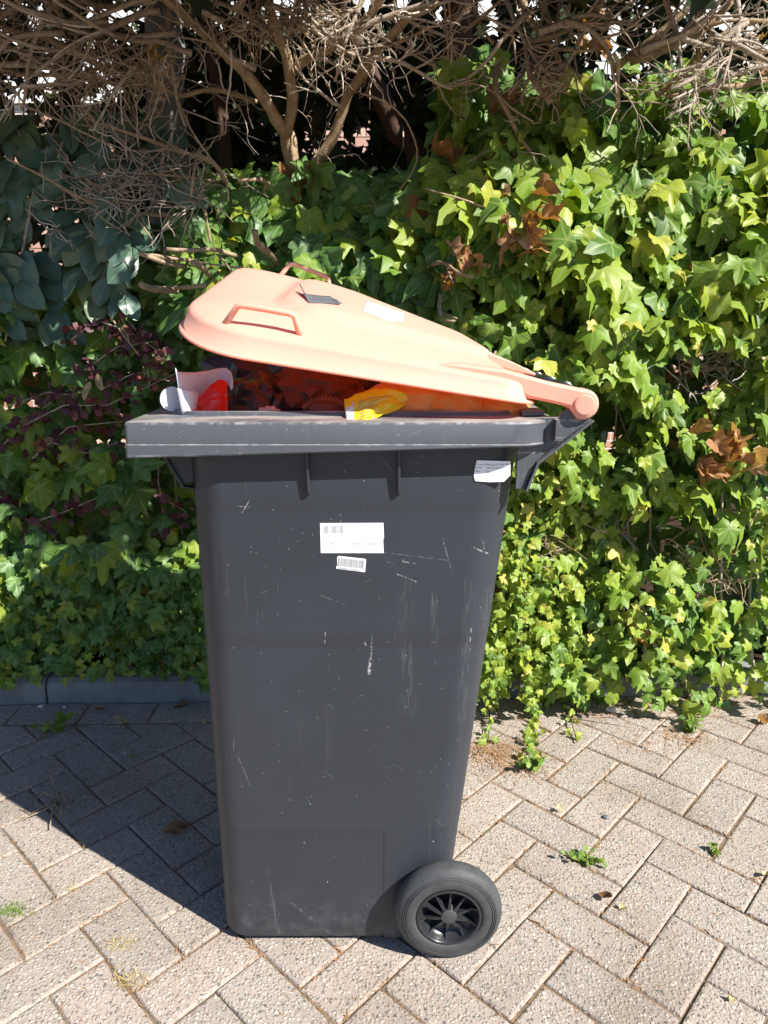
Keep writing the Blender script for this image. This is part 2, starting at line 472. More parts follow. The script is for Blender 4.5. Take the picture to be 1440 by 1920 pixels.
def plain(name, c, rough=0.5, spec=0.5, transl=None, tcol=None, nscale=20, var=0.2, bump=0.0, bscale=60):
    t = NT(name); o = t.obj()
    n = t.noise(o, nscale, 4, 0.6)
    col = t.mix(n, tuple(q*(1-var) for q in c), tuple(min(1, q*(1+var)) for q in c))
    nr = t.bump(t.noise(o, bscale, 3, 0.6), bump, 0.004) if bump else None
    sh = t.bsdf(col, rough, spec, nr)
    if transl: sh = t.mixsh(transl, sh, t.transl(tcol or c))
    M[name] = t.done(sh); return M[name]
plain('tyre_rubber', (0.056,0.059,0.062), 0.62, 0.35, nscale=45, var=0.45, bump=0.15)
plain('wheel_plastic', (0.022,0.023,0.026), 0.28, 0.5, nscale=60, var=0.3)
plain('white_card', (0.78,0.79,0.84), 0.5, 0.4, 0.25, (0.9,0.9,0.95), var=0.04)
plain('red_film', (0.85,0.030,0.018), 0.16, 0.6, 0.3, (1.0,0.04,0.02), var=0.25, bump=0.3, bscale=25)
plain('black_film', (0.040,0.030,0.030), 0.30, 0.5, var=0.5, bump=0.4, bscale=35)
plain('brown_cloth', (0.13,0.055,0.038), 0.65, 0.3, var=0.4, bump=0.4, bscale=90)
plain('orange_film', (0.97,0.42,0.09), 0.35, 0.5, 0.35, (0.9,0.25,0.03), var=0.25, bump=0.4, bscale=30)
plain('yellow_film', (0.88,0.70,0.02), 0.25, 0.6, 0.3, (0.95,0.7,0.02), var=0.08, bump=0.25, bscale=40)
plain('silver_film', (0.62,0.62,0.62), 0.22, 0.7, 0.15, (0.7,0.7,0.7), var=0.25, bump=0.5, bscale=60)
plain('sticker_paper', (0.84,0.855,0.87), 0.55, 0.3, var=0.03)
plain('worn_sticker', (0.74,0.76,0.78), 0.5, 0.3, var=0.12)
plain('ink_faint', (0.50,0.54,0.54), 0.6, 0.2, var=0.05)
plain('ink_dark', (0.10,0.11,0.13), 0.6, 0.2, var=0.2)
plain('ink_grey', (0.30,0.31,0.32), 0.6, 0.2, var=0.2)
plain('tape_felt', (0.11,0.115,0.125), 0.9, 0.2, nscale=260, var=0.7, bump=0.5, bscale=300)
plain('stitch_thread', (0.35,0.16,0.09), 0.7, 0.2)
plain('ash_paper', (0.50,0.47,0.43), 0.7, 0.2, nscale=90, var=0.3)
plain('pebble_pale', (0.55,0.52,0.46), 0.7, 0.3, nscale=80, var=0.2)
plain('pebble_dark', (0.13,0.14,0.15), 0.5, 0.4, nscale=80, var=0.2)
plain('needle', (0.34,0.19,0.09), 0.8, 0.2, var=0.3)
plain('dry_grass', (0.46,0.36,0.16), 0.8, 0.2, 0.2, (0.5,0.4,0.15), var=0.3)
plain('green_grass', (0.18,0.28,0.06), 0.7, 0.2, 0.3, (0.25,0.4,0.06), var=0.3)
plain('white_render', (0.80,0.80,0.78), 0.8, 0.2, nscale=6, var=0.05)
plain('moss', (0.12,0.19,0.04), 0.9, 0.1, nscale=120, var=0.5)
plain('yellow_dead', (0.55,0.30,0.03), 0.6, 0.3, 0.4, (0.7,0.4,0.03), var=0.2)

def mat_brick():
    t = NT('brick_clay'); o = t.pos()
    r = t.rand()
    c = t.ramp(r, [(0.0,(0.52,0.30,0.23)),(0.5,(0.62,0.39,0.31)),(1.0,(0.68,0.46,0.37))])
    n = t.noise(o, 60, 4, 0.6)
    c = t.mix(t.smooth(n, 0.3, 0.8, 0, 0.4), c, (0.50,0.32,0.26))
    M['brick'] = t.done(t.bsdf(c, 0.9, 0.2, t.bump(n, 0.6, 0.004)))
    t = NT('brick_wall_far'); o = t.pos()
    b = t.n('ShaderNodeTexBrick'); b.inputs['Scale'].default_value = 1.0
    mp = t.mapping(o, (1,1,1), (R(90),0,0)); t.l(mp, b.inputs['Vector'])
    b.inputs['Brick Width'].default_value = 0.22; b.inputs['Row Height'].default_value = 0.075
    b.inputs['Mortar Size'].default_value = 0.006
    b.inputs['Color1'].default_value = (0.42,0.22,0.15,1); b.inputs['Color2'].default_value = (0.54,0.31,0.22,1); b.inputs['Mortar'].default_value = (0.62,0.58,0.52,1)
    M['brick_far'] = t.done(t.bsdf(b.outputs[0], 0.9, 0.2))
    t = NT('mortar'); n = t.noise(t.pos(), 80, 3)
    M['mortar'] = t.done(t.bsdf(t.mix(n, (0.50,0.47,0.42), (0.64,0.61,0.56)), 0.9, 0.2))
mat_brick()

# ================================================================== SETTING
def sheet(name, pts, z, mat):
    mb = MB(); mb.add([(x, y, z) for x, y in pts], [tuple(range(len(pts)))])
    return tag(mb.build(name, mat), kind='structure')
KS = 0.025                      # the kerb runs slightly away to the right
def kerb_y(x): return 0.962 + KS * x
def border_y(x): return 0.845 + KS * x

ground = sheet('ground', [(-120,-120), (120,-120), (120,120), (-120,120)], -0.09, M['sand'])
bed = sheet('joint_sand', [(-6,-6), (6,-6), (6,kerb_y(6)+0.02), (-6,kerb_y(-6)+0.02)], -0.0048, M['sand'])

# --- pavement: herringbone, 45 degrees, each paver an object
pavement = tag(link('pavement', None), kind='structure')
W_, JOINT = 0.1045, 0.0020
ang = R(46.5)
E1 = Vector((math.cos(ang), math.sin(ang))); E2 = Vector((-math.sin(ang), math.cos(ang)))
ORG = Vector(G(1218, 1773).xy)
def clip(poly, a, b, c):          # keep a*x+b*y<=c
    out = []
    for i in range(len(poly)):
        p, q = poly[i], poly[(i+1) % len(poly)]
        dp, dq = a*p[0]+b*p[1]-c, a*q[0]+b*q[1]-c
        if dp <= 0: out.append(p)
        if (dp < 0 < dq) or (dq < 0 < dp):
            s = dp/(dp-dq); out.append((p[0]+(q[0]-p[0])*s, p[1]+(q[1]-p[1])*s))
    return out
def inset(poly, d):
    n = len(poly); c = (sum(p[0] for p in poly)/n, sum(p[1] for p in poly)/n); out = []
    for i in range(n):
        p0, p1, p2 = Vector(poly[i-1]), Vector(poly[i]), Vector(poly[(i+1) % n])
        a = (p1-p0).normalized(); b = (p2-p1).normalized()
        na, nb = Vector((-a.y, a.x)), Vector((-b.y, b.x))
        bis = (na+nb)
        if bis.length < 1e-6: bis = na
        bis.normalize(); k = d / max(0.35, bis.dot(na))
        out.append(tuple(p1 + bis*k))
    return out
def paver_geo(mb, poly, c, tilt, dz):
    """poly counter-clockwise round c; top with worn edges"""
    def zz(p, z): return z + dz + (p[0]-c[0])*tilt[0] + (p[1]-c[1])*tilt[1]
    A = inset(poly, JOINT*random.uniform(0.6, 1.25)); B = inset(A, 0.0022); C_ = inset(B, 0.0032)
    l0 = [(p[0], p[1], -0.06) for p in A]; l1 = [(p[0], p[1], zz(p, -0.0040)) for p in A]
    l2 = [(p[0], p[1], zz(p, -0.0010)) for p in B]; l3 = [(p[0], p[1], zz(p, 0.0)) for p in C_]
    mb.loft([l0, l1, l2, l3], False, True)
pav = []
for i in range(-44, 45):
    for j in range(-44, 45):
        k = (i - j) % 4
        if k == 0: cells = (i, i+2, j, j+1)
        elif k == 3: cells = (i, i+1, j, j+2)
        else: continue
        q = [ORG + E1*(a*W_) + E2*(b*W_) for a, b in ((cells[0],cells[2]),(cells[1],cells[2]),(cells[1],cells[3]),(cells[0],cells[3]))]
        poly = [(v.x, v.y) for v in q]
        cx = sum(p[0] for p in poly)/4; cy = sum(p[1] for p in poly)/4
        if abs(cx) > 2.6 or cy < -2.2 or cy > 1.1: continue
        poly = clip(poly, -KS, 1.0, 0.845 - 0.002)
        if len(poly) < 3: continue
        area = 0.5*abs(sum(poly[a-1][0]*poly[a][1]-poly[a][0]*poly[a-1][1] for a in range(len(poly))))
        if area < 0.0012: continue
        cx = sum(p[0] for p in poly)/len(poly); cy = sum(p[1] for p in poly)/len(poly)
        pav.append((math.hypot(cx, (cy-0.25)*1.2), poly, (cx, cy)))
x = -2.6
while x < 2.6:                   # one straight course along the kerb
    w = 0.2105
    poly = [(x, border_y(x)), (x+w, border_y(x+w)), (x+w, kerb_y(x+w)), (x, kerb_y(x))]
    cx, cy = x+w/2, border_y(x+w/2)+0.05
    pav.append((math.hypot(cx, (cy-0.25)*1.2), poly, (cx, cy))); x += w
pav.sort(key=lambda a: a[0])
rest = MB()
for idx, (d, poly, c) in enumerate(pav):
    tilt = (random.gauss(0, 0.006), random.gauss(0, 0.006)); dz = random.gauss(0, 0.0010)
    if idx < 290:
        mb = MB(); paver_geo(mb, [(p[0]-c[0]+random.gauss(0,0.0009), p[1]-c[1]+random.gauss(0,0.0009)) for p in poly], (0, 0), tilt, dz)
        o = mb.build('paver', M['paver'], pavement, smooth=False, fix=False); o.location = (c[0], c[1], 0)
    else:
        paver_geo(rest, poly, c, tilt, dz)
tag(rest.build('paver_field', M['paver'], pavement, fix=False), kind='stuff')

# --- kerb and planting bed
kerb = tag(link('kerb', None), kind='structure')
x = -3.05
while x < 3:
    mb = MB(); w = 0.994
    prof = [(0.0,-0.08), (0.003,0.045), (0.010,0.066), (0.026,0.076), (0.09,0.078), (0.10,-0.08)]
    loops = []
    for xx in (x, x+w): loops.append([(xx, kerb_y(xx)+a+0.002, b) for a, b in prof])
    mb.loft(loops, True, True); mb.build('kerb_stone', M['kerb'], kerb, bevel=0.003)
    x += 1.0
def bed_z(x, y): return 0.055 + 0.04*fbm(x*3, y*3)
mb = MB(); nx, ny = 60, 30; vs_ = []
for j in range(ny+1):
    for i in range(nx+1):
        xx = -4+8*i/nx; yy = kerb_y(xx)+0.09 + 3.2*j/ny
        vs_.append((xx, yy, bed_z(xx, yy) if j else 0.04))
mb.add(vs_, [(j*(nx+1)+i, j*(nx+1)+i+1, (j+1)*(nx+1)+i+1, (j+1)*(nx+1)+i) for j in range(ny) for i in range(nx)])
tag(mb.build('planting_bed', M['soil'], smooth=True), kind='structure')

# --- house behind the hedge
house = thing('house', 'sunlit pink brick house wall glimpsed through the hedge', 'house', (0, 5.5, 0))
def hpart(name, mb, mat, **k):
    o = mb.build(name, mat, house, **k); o.location = (0, -5.5, 0); return o
mb = MB(); mb.box(-7, 5, 5.51, 5.8, -0.05, 2.86); hpart('wall', mb, M['brick_far'])
mb = MB(); mb.box(-7, 5, 5.46, 5.8, 2.865, 4.6); hpart('white_fascia', mb, M['white_render'])
for xs in ((-1.35, 0.47), (-4.25, -2.8)):
    mb = MB(); mb.box(xs[0], xs[1], 5.500, 5.508, 2.245 if xs[1] > 0 else 1.375, 2.86); hpart('mortar_bed', mb, M['mortar'])
mb = MB(); mb.box(0, 0.210, 0, 0.055, 0, 0.064); bme = mb.mesh('brick', M['brick'])
for (xa, xb, za, zb) in ((-1.35, 0.25, 2.25, 2.85), (-4.25, -2.9, 1.38, 2.85)):
    r_ = 0; z = za
    while z + 0.064 < zb + 0.001:
        xx = xa + (0.11 if r_ % 2 else 0)
        while xx < xb:
            o = link('brick', bme, house, (xx, -0.008 - 0.004*random.random() - 0.0, z)); xx += 0.2195
        z += 0.0745; r_ += 1

# ================================================================== WHEELIE BIN
wb = thing('wheelie_bin', 'dark grey wheeled bin with its peach lid propped half open', 'wheelie bin')
RIM_T = 1.010
def lerp(a, b, t): return a + (b-a)*t
def ynear(z): return lerp(0.046, 0.031, z/0.965)
STEPS = ((0.2566, 0.0005), (0.632, 0.0005), (0.862, 0.0003))
def side_y(z):
    return ynear(z) - sum(s for (zs, s) in STEPS if z > zs)
def body_loop(z, ins=0.0):
    t = z/0.965
    st = sum(s for (zs, s) in STEPS if z > zs)
    x0, x1 = -0.313-st+ins, lerp(0.118, 0.216, t)+st-ins
    y0, y1 = ynear(z)-st+ins, lerp(0.515, 0.549, t)+st-ins
    r = lerp(0.050, 0.060, t)
    # the long sides bow out by a few millimetres
    out = []
    for (x, y) in roundrect(x0, x1, y0, y1, (r, r*1.05, r*1.05, r), 9): out.append((x, y, z))
    return out
levels = [0.010, 0.013, 0.020]
zs_all = sorted(set([0.06+0.04*k for k in range(23)] + [zs-0.0012 for zs, _ in STEPS] + [zs+0.0012 for zs, _ in STEPS]))
levels += zs_all + [0.99]
mb = MB()
loops = [body_loop(0.010, 0.012), body_loop(0.010, 0.006), body_loop(0.013, 0.002)] + [body_loop(z) for z in levels[2:]]
inner = [body_loop(z, 0.005) for z in (0.99, 0.7, 0.4, 0.1, 0.03)]
mb.loft(loops + inner, True, True)
body = mb.build('body', M['bin_plastic'], wb, smooth=True, autosmooth=16)

# rim
def rim_bottom(x):
    if x < -0.282: return 0.956
    if x < -0.113: return lerp(0.956, 0.973, (x+0.282)/0.169)
    return 0.973
def rim_loop(x0, x1, y0, y1, rads, zf):
    return [(x, y, zf(x) if callable(zf) else zf) for x, y in roundrect(x0, x1, y0, y1, rads, 9)]
OX0, OX1, OY0, OY1 = -0.394, 0.268, 0.0, 0.580
ro = (0.006, 0.075, 0.075, 0.006)
mb = MB()
mb.loft([rim_loop(-0.316, 0.217, 0.0305, 0.549, (0.06,)*4, 0.976),
         rim_loop(OX0+0.004, OX1-0.004, OY0+0.004, OY1-0.004, ro, lambda x: rim_bottom(x)+0.010),
         rim_loop(OX0+0.004, OX1-0.004, OY0+0.004, OY1-0.004, ro, rim_bottom),
         rim_loop(OX0+0.001, OX1-0.001, OY0+0.001, OY1-0.001, ro, lambda x: rim_bottom(x)-0.0012),
         rim_loop(OX0-0.0003, OX1+0.0003, OY0-0.0003, OY1+0.0003, ro, lambda x: rim_bottom(x)+0.001),
         rim_loop(OX0, OX1, OY0, OY1, ro, 0.9755),
         rim_loop(OX0+0.0012, OX1-0.0012, OY0+0.0012, OY1-0.0012, ro, 0.9762),
         rim_loop(OX0+0.0012, OX1-0.0012, OY0+0.0012, OY1-0.0012, ro, RIM_T-0.0035),
         rim_loop(OX0+0.003, OX1-0.003, OY0+0.003, OY1-0.003, ro, RIM_T-0.0006),
         rim_loop(OX0+0.009, OX1-0.009, OY0+0.009, OY1-0.009, (0.01,0.07,0.07,0.01), RIM_T+0.001),
         rim_loop(-0.345, 0.222, 0.034, 0.546, (0.06,)*4, RIM_T+0.004),
         rim_loop(-0.341, 0.218, 0.038, 0.542, (0.058,)*4, RIM_T+0.005),
         rim_loop(-0.338, 0.215, 0.040, 0.540, (0.056,)*4, RIM_T+0.0105),
         rim_loop(-0.336, 0.213, 0.042, 0.538, (0.055,)*4, RIM_T+0.0120),
         rim_loop(-0.333, 0.210, 0.045, 0.535, (0.053,)*4, RIM_T+0.0110),
         rim_loop(-0.310, 0.208, 0.047, 0.533, (0.052,)*4, 0.955)])
mb.build('rim', M['rim_plastic'], wb, smooth=True, autosmooth=32)

# stiffening ribs under the rim
for px in (577, 748):
    mb = MB()
    X = P(px, 900, 0.02).x
    pr = [(0.974, 0.004), (0.955, 0.010), (0.900, 0.0165), (0.893, 0.020), (0.890, 0.034)]
    a = [(X-0.0022, side_y(z)-(0.031-y)*0.62, z) for z, y in pr] + [(X-0.0022, side_y(0.975)+0.002, 0.974)]
    b = [(p[0]+0.0044, p[1], p[2]) for p in a]
    mb.loft([a, b], True, True); mb.build('rib', M['bin_plastic'], wb, bevel=0.0012)
# front gussets carrying the lifting lip
for y in (0.070, 0.30, 0.505):
    mb = MB()
    pol = [(-0.362, 0.966), (-0.311, 0.966), (-0.311, 0.903), (-0.326, 0.897), (-0.331, 0.903)]
    mb.loft([[(a, y, b) for a, b in pol], [(a, y+0.006, b) for a, b in pol]], True, True)
    mb.build('gusset', M['bin_plastic'], wb, bevel=0.001)
    mb = MB(); fl = [(-0.366, 0.967), (-0.334, 0.905), (-0.329, 0.896), (-0.312, 0.893)]
    mb.loft([[(a-0.001, y-0.006, b-0.001), (a-0.001, y+0.012, b-0.001), (a+0.003, y+0.012, b), (a+0.003, y-0.006, b)] for a, b in fl], True, True)
    mb.build('gusset_flange', M['bin_plastic'], wb)
# wheel panel moulded into the side
mb = MB()
p0, p1 = P(720, 1566, 0.04), P(826, 1566, 0.04)
def spt(x, z, off): return (x, side_y(z)-off, z)
x0, x1, z0, z1 = p0.x, 0.082, 0.012, 0.2575
mb.loft([[spt(x0, z0, 0.0), spt(x1, z0, 0.0), spt(x1, z1, 0.0), spt(x0, z1, 0.0)],
         [spt(x0, z0, 0.0008), spt(x1, z0, 0.0004), spt(x1, z1-0.001, 0.0004), spt(x0+0.0008, z1-0.001, 0.0008)]], False, True)
mb.build('wheel_panel', M['bin_plastic'], wb)

# wheels
def wheel(y0, sgn):
    WX, WZ = 0.119, 0.1005
    def prof(l): return [(sgn*a, r) for a, r in l]
    w = link('wheel', None, wb)
    mb = MB()
    pr = [(0.012,0.0585),(0.004,0.0605),(0.0015,0.0630),(0.0004,0.068),(0.0002,0.074),(0.0012,0.0785),(0.0035,0.0795),(0.0015,0.0805),(0.0018,0.0820),(0.0042,0.0829),
          (0.0022,0.0838),(0.0026,0.0852),(0.0050,0.0861),(0.0032,0.0870),(0.0045,0.0900),(0.0090,0.0955),(0.0160,0.0988),(0.024,0.1),(0.032,0.0988),(0.039,0.0955),(0.0435,0.090),(0.0455,0.08),(0.0455,0.058)]
    lp = [[(WX+r*math.cos(2*math.pi*k/56), y0+a, WZ+r*math.sin(2*math.pi*k/56)) for k in range(56)] for a, r in prof(pr)]
    mb.loft(lp); mb.build('tyre', M['tyre_rubber'], w, smooth=True, autosmooth=40)
    mb = MB()
    pr = [(0.014,0.0590),(0.0025,0.0600),(0.0015,0.0585),(0.0018,0.0555),(0.0040,0.0540),(0.0130,0.0520),(0.0210,0.0465),(0.0250,0.038),(0.0265,0.025),(0.0265,0.004)]
    lp = [[(WX+r*math.cos(2*math.pi*k/56), y0+a, WZ+r*math.sin(2*math.pi*k/56)) for k in range(56)] for a, r in prof(pr)]
    mb.loft(lp, False, True); mb.build('wheel_disc', M['wheel_plastic'], w, smooth=True, autosmooth=45)
    mb = MB()
    pr = [(0.027,0.0155),(0.0062,0.0150),(0.0045,0.0140),(0.0040,0.0125)]
    lp = [[(WX+r*math.cos(2*math.pi*k/28), y0+a, WZ+r*math.sin(2*math.pi*k/28)) for k in range(28)] for a, r in prof(pr)]
    mb.loft(lp, False, True); mb.build('hub_cap', M['tyre_rubber'], w, smooth=True, autosmooth=40)
    mb = MB()
    for k in range(10):
        th = R(36*k + 14)
        rd = Vector((math.cos(th), 0, math.sin(th))); tg = Vector((-math.sin(th), 0, math.cos(th)))
        c = Vector((WX, y0, WZ))
        for_loop = []
        for r, ya, yb, h in ((0.0140,0.0055,0.0262,0.0030),(0.030,0.0090,0.0262,0.0021),(0.0440,0.0135,0.0225,0.0016),(0.0535,0.0065,0.012,0.0016)):
            for_loop.append([c+rd*r+tg*h+Vector((0,sgn*ya,0)), c+rd*r-tg*h+Vector((0,sgn*ya,0)), c+rd*r-tg*h+Vector((0,sgn*yb,0)), c+rd*r+tg*h+Vector((0,sgn*yb,0))])
        mb.cur = 0; mb.loft(for_loop, True, True)
    mb.build('spokes', M['wheel_plastic'], w)
wheel(-0.002, 1); wheel(0.565, -1)
mb = MB(); mb.tube([(0.119, 0.03, 0.1005), (0.119, 0.535, 0.1005)], 0.011, 12); mb.build('axle', M['wheel_plastic'], wb, smooth=True, autosmooth=40)

# hinge brackets, lugs and handle bar at the back
HX, HZ, HY = 0.305, 1.034, 0.012
for y in (0.030, 0.540):
    mb = MB()
    pol = [(0.195,1.012),(0.268,1.014),(0.292,1.036),(0.318,1.030),(0.318,1.008),(0.262,0.965),(0.238,0.945),(0.222,0.900),(0.208,0.900),(0.208,0.975)]
    mb.loft([[(a, y, b) for a, b in pol], [(a, y+0.008, b) for a, b in pol]], True, True)
    mb.build('hinge_bracket', M['rim_plastic'], wb, bevel=0.0012)
    mb = MB(); fl = [(0.321,1.010),(0.264,0.962),(0.240,0.943),(0.224,0.898)]
    mb.loft([[(a-0.001, y-0.008, b+0.001), (a-0.001, y+0.018, b+0.001), (a+0.002, y+0.018, b-0.001), (a+0.002, y-0.008, b-0.001)] for a, b in fl], True, True)
    mb.build('bracket_flange', M['rim_plastic'], wb)
    mb = MB(); mb.box(0.262, 0.2665, y-0.017, y+0.001, 0.985, 1.012); mb.build('bracket_web', M['rim_plastic'], wb)
    mb = MB(); mb.box(0.262, 0.275, y-0.012, y+0.001, 0.979, 0.983); mb.build('bracket_web', M['rim_plastic'], wb)
mb = MB(); mb.box(0.214, 0.250, 0.040, 0.545, 1.0135, 1.0225); mb.build('rear_ledge', M['rim_plastic'], wb, bevel=0.003)
for y in (0.15, 0.27, 0.39):
    mb = MB(); mb.lathe([(0,0.017),(0.002,0.020),(0.052,0.020),(0.054,0.017)], (HX, y, HZ+0.004), 'Y', 24)
    mb.build('hinge_lug', M['wheel_plastic'], wb, smooth=True, autosmooth=40)
mb = MB(); mb.tube([(HX+0.004, 0.035, HZ-0.004), (HX+0.004, 0.545, HZ-0.004)], 0.012, 16); mb.build('handle_bar', M['wheel_plastic'], wb, smooth=True, autosmooth=40)

# ---------------- lid (warped: its far front corner stands higher)
LA = R(9.0); TW = R(12.5)
def T(u, y, n):
    f = max(0.0, min(1.15, (u-0.05)/0.58))
    n2 = n + math.tan(TW*f) * (y-HY)
    return (HX - u*math.cos(LA) + n2*math.sin(LA), y, HZ + u*math.sin(LA) + n2*math.cos(LA))
lid = link('lid', None, wb)
U0, U1, LY0, LY1 = 0.075, 0.640, 0.006, 0.574
def lid_loop(ins, n, kf=1.0, kr=1.0, rs=1.0):
    x0, x1 = U0+ins*kr, U1-ins*kf
    y0, y1 = LY0+ins, LY1-ins
    rf = max(0.02, 0.125-ins*0.45)*rs; rr = max(0.015, 0.045-ins*0.15)
    out = []
    for (x, y) in roundrect(x0, x1, y0, y1, (rr, rf, rf, rr), 10):
        fr = max(0.0, min(1.0, (x-0.46)/0.18))
        # the front edge turns up slightly, the crown falls away towards the hinge
        crown = (n+0.012) * (0.80 + 0.20*min(1.0, max(0.0, (x-0.08)/0.30))) - 0.012
        out.append(T(x, y, crown + 0.006*fr*fr))
    return out
rings = [(-0.003,-0.0125,1,1),(-0.0045,-0.0100,1,1),(-0.003,-0.0075,1,1),(0.002,-0.0060,1,1),(0.0060,0.018,1.0,1),(0.0085,0.0235,1.1,1),(0.0135,0.0262,1.15,1),(0.035,0.0345,1.2,1),(0.065,0.0445,1.3,0.9),
         (0.086,0.0485,1.45,0.8),(0.091,0.0500,1.5,0.75),(0.098,0.0580,1.5,0.7),(0.104,0.0625,1.5,0.65),(0.125,0.0655,1.5,0.6),(0.17,0.0690,1.35,0.55),(0.22,0.0710,1.2,0.6),(0.26,0.0715,1.1,0.7)]
mb = MB(); mb.loft([lid_loop(*r) for r in rings], False, True)
mb.build('lid_shell', M['lid'], lid, smooth=True, solid=0.0035)
def strip_prism(mb, pol, y0, y1):
    mb.loft([[T(u, y0, n) for u, n in pol], [T(u, y1, n) for u, n in pol]], True, True)
# arms to the hinge
for (y0, y1) in ((0.0205, 0.056), (0.524, 0.5595)):
    mb = MB(); pol = []
    for k in range(15):
        a = R(-100 - 160*k/14 + 180 + 10)
        pol.append((0.0265*math.cos(R(250 - 140*k/14)) , 0.0265*math.sin(R(250 - 140*k/14))))
    pol = [(0.16,0.010),(0.24,0.022),(0.20,0.0300),(0.13,0.0320),(0.06,0.0250)] + [(-0.0232*math.sin(R(a)), 0.0232*math.cos(R(a))) for a in range(-15, 196, 15)] + [(0.022,-0.0075),(0.045,-0.0055),(0.085,-0.004),(0.10,0.0)]
    strip_prism(mb, pol, y0, y1); mb.build('hinge_arm', M['lid'], lid, bevel=0.0045, smooth=True, autosmooth=38)
    yo = y0 if y0 < 0.3 else y1; sg = -1 if y0 < 0.3 else 1
    mb = MB(); c = T(0, yo, 0)
    mb.lathe([(sg*-0.002,0.0160),(sg*0.0026,0.0160),(sg*0.0034,0.0151),(sg*0.0036,0.0125)], c, 'Y', 32); mb.build('pin_cap', M['lid'], lid, smooth=True, autosmooth=40)
# two raised ridges running back from the crown to the hinge
for y in (0.155, 0.425):
    mb = MB()
    strip_prism(mb, [(0.06,0.026),(0.06,0.030),(0.10,0.040),(0.20,0.0560),(0.29,0.0600),(0.29,0.050),(0.10,0.026)], y-0.030, y+0.030)
    mb.build('ridge', M['lid'], lid, bevel=0.006, smooth=True, autosmooth=40)
# bar handles on both sides
for (yb, yt) in ((0.040, 0.026), (0.540, 0.554)):
    mb = MB()
    nb = 0.022
    pts = [T(0.558,yb,nb), T(0.548,lerp(yb,yt,0.5),nb+0.018), T(0.538,yt,nb+0.036), T(0.530,yt,nb+0.0385), T(0.50,yt,nb+0.0385), T(0.462,yt,nb+0.0385), T(0.453,yt,nb+0.036), T(0.446,lerp(yb,yt,0.5),nb+0.018), T(0.438,yb,nb)]
    mb.tube(pts, [0.0058,0.0050,0.0046,0.0046,0.0044,0.0046,0.0046,0.0050,0.0058], 10); mb.build('handle', M['lid'], lid, smooth=True)
    for u, s in ((0.560, 1), (0.436, -1)):
        mb = MB(); sg = 1 if yb < 0.3 else -1
        mb.add([T(u-s*0.006,yb-sg*0.006,nb-0.004), T(u+s*0.012,yb,nb-0.004), T(u-s*0.004,yb+sg*0.008,nb+0.004), T(u-s*0.008,lerp(yb,yt,0.5),nb+0.017)], [(0,1,2),(0,1,3),(1,2,3),(2,0,3)])
        mb.build('handle_foot', M['lid'], lid)
# felt patch and torn sticker lying on the crown: patch() drapes a small outline over the lid
from mathutils.bvhtree import BVHTree
lsh = [o for o in lid.children if o.name.startswith('lid_shell')][0]
bvh = BVHTree.FromPolygons([v.co.copy() for v in lsh.data.vertices], [tuple(p.vertices) for p in lsh.data.polygons])
def on_lid(px, py, lift):
    d = ray(px, py).normalized()
    h = bvh.ray_cast(Vector((0, -CAM_D, CAM_H)), d)
    if h[0] is None: return None
    n = h[1] if h[1].z > 0 else -h[1]
    return h[0] + n*lift
def drape(name, tops, bots, lifts, mat, thick, nx=14, ny=6, wav=0.0):
    mb = MB(); vs_ = []
    def ip(l, t):
        t *= len(l)-1; i = min(int(t), len(l)-2); f = t-i
        return (lerp(l[i][0], l[i+1][0], f), lerp(l[i][1], l[i+1][1], f))
    for j in range(ny+1):
        for i in range(nx+1):
            s, t = i/nx, j/ny
            a, b = ip(tops, s), ip(bots, s)
            p = on_lid(lerp(a[0], b[0], t), lerp(a[1], b[1], t), lifts(s, t) + wav*fbm(s*4, t*3, 2.2))
            vs_.append(p if p is not None else vs_[-1])
    mb.add(vs_, [(j*(nx+1)+i, j*(nx+1)+i+1, (j+1)*(nx+1)+i+1, (j+1)*(nx+1)+i) for j in range(ny) for i in range(nx)])
    return mb.build(name, mat, lid, smooth=True, solid=thick)

# ---------------- print and stickers on the side
def text_geo(s, size):
    cu = bpy.data.curves.new('t', 'FONT'); cu.body = s; cu.size = size; cu.resolution_u = 2
    ob = bpy.data.objects.new('t', cu); COL.objects.link(ob)
    dg = bpy.context.evaluated_depsgraph_get(); dg.update()
    me = bpy.data.meshes.new_from_object(ob.evaluated_get(dg))
    vs_ = [v.co.copy() for v in me.vertices]; fs = [tuple(p.vertices) for p in me.polygons]
    bpy.data.objects.remove(ob); bpy.data.curves.remove(cu); bpy.data.meshes.remove(me)
    return vs_, fs
def on_side(px, py, off=0.0):
    Y = 0.035
    for _ in range(4):
        p = P(px, py, Y); Y = side_y(p.z) - off
    return P(px, py, Y)
def sticker(name, label, pts, mat, off=0.0007):
    mb = MB(); c = [on_side(a, b, off) for a, b in pts]
    mb.add(c, [tuple(range(len(c)))])
    o = mb.build(name, mat, wb, solid=0.0004); o['label'] = label
    return o
def side_text(parent, s, px, py, size, mat, rot=0.0, off=0.0013, sx=1.0):
    vs_, fs = text_geo(s, size); p = on_side(px, py, off); mb = MB(); ca, sa = math.cos(rot), math.sin(rot)
    out = []
    for v in vs_:
        a, b = v.x*sx, v.y
        X, Z = p.x + a*ca - b*sa, p.z + a*sa + b*ca
        out.append((X, side_y(Z)-off, Z))
    mb.add(out, fs); return mb.build('printed_text', mat, parent, fix=False)
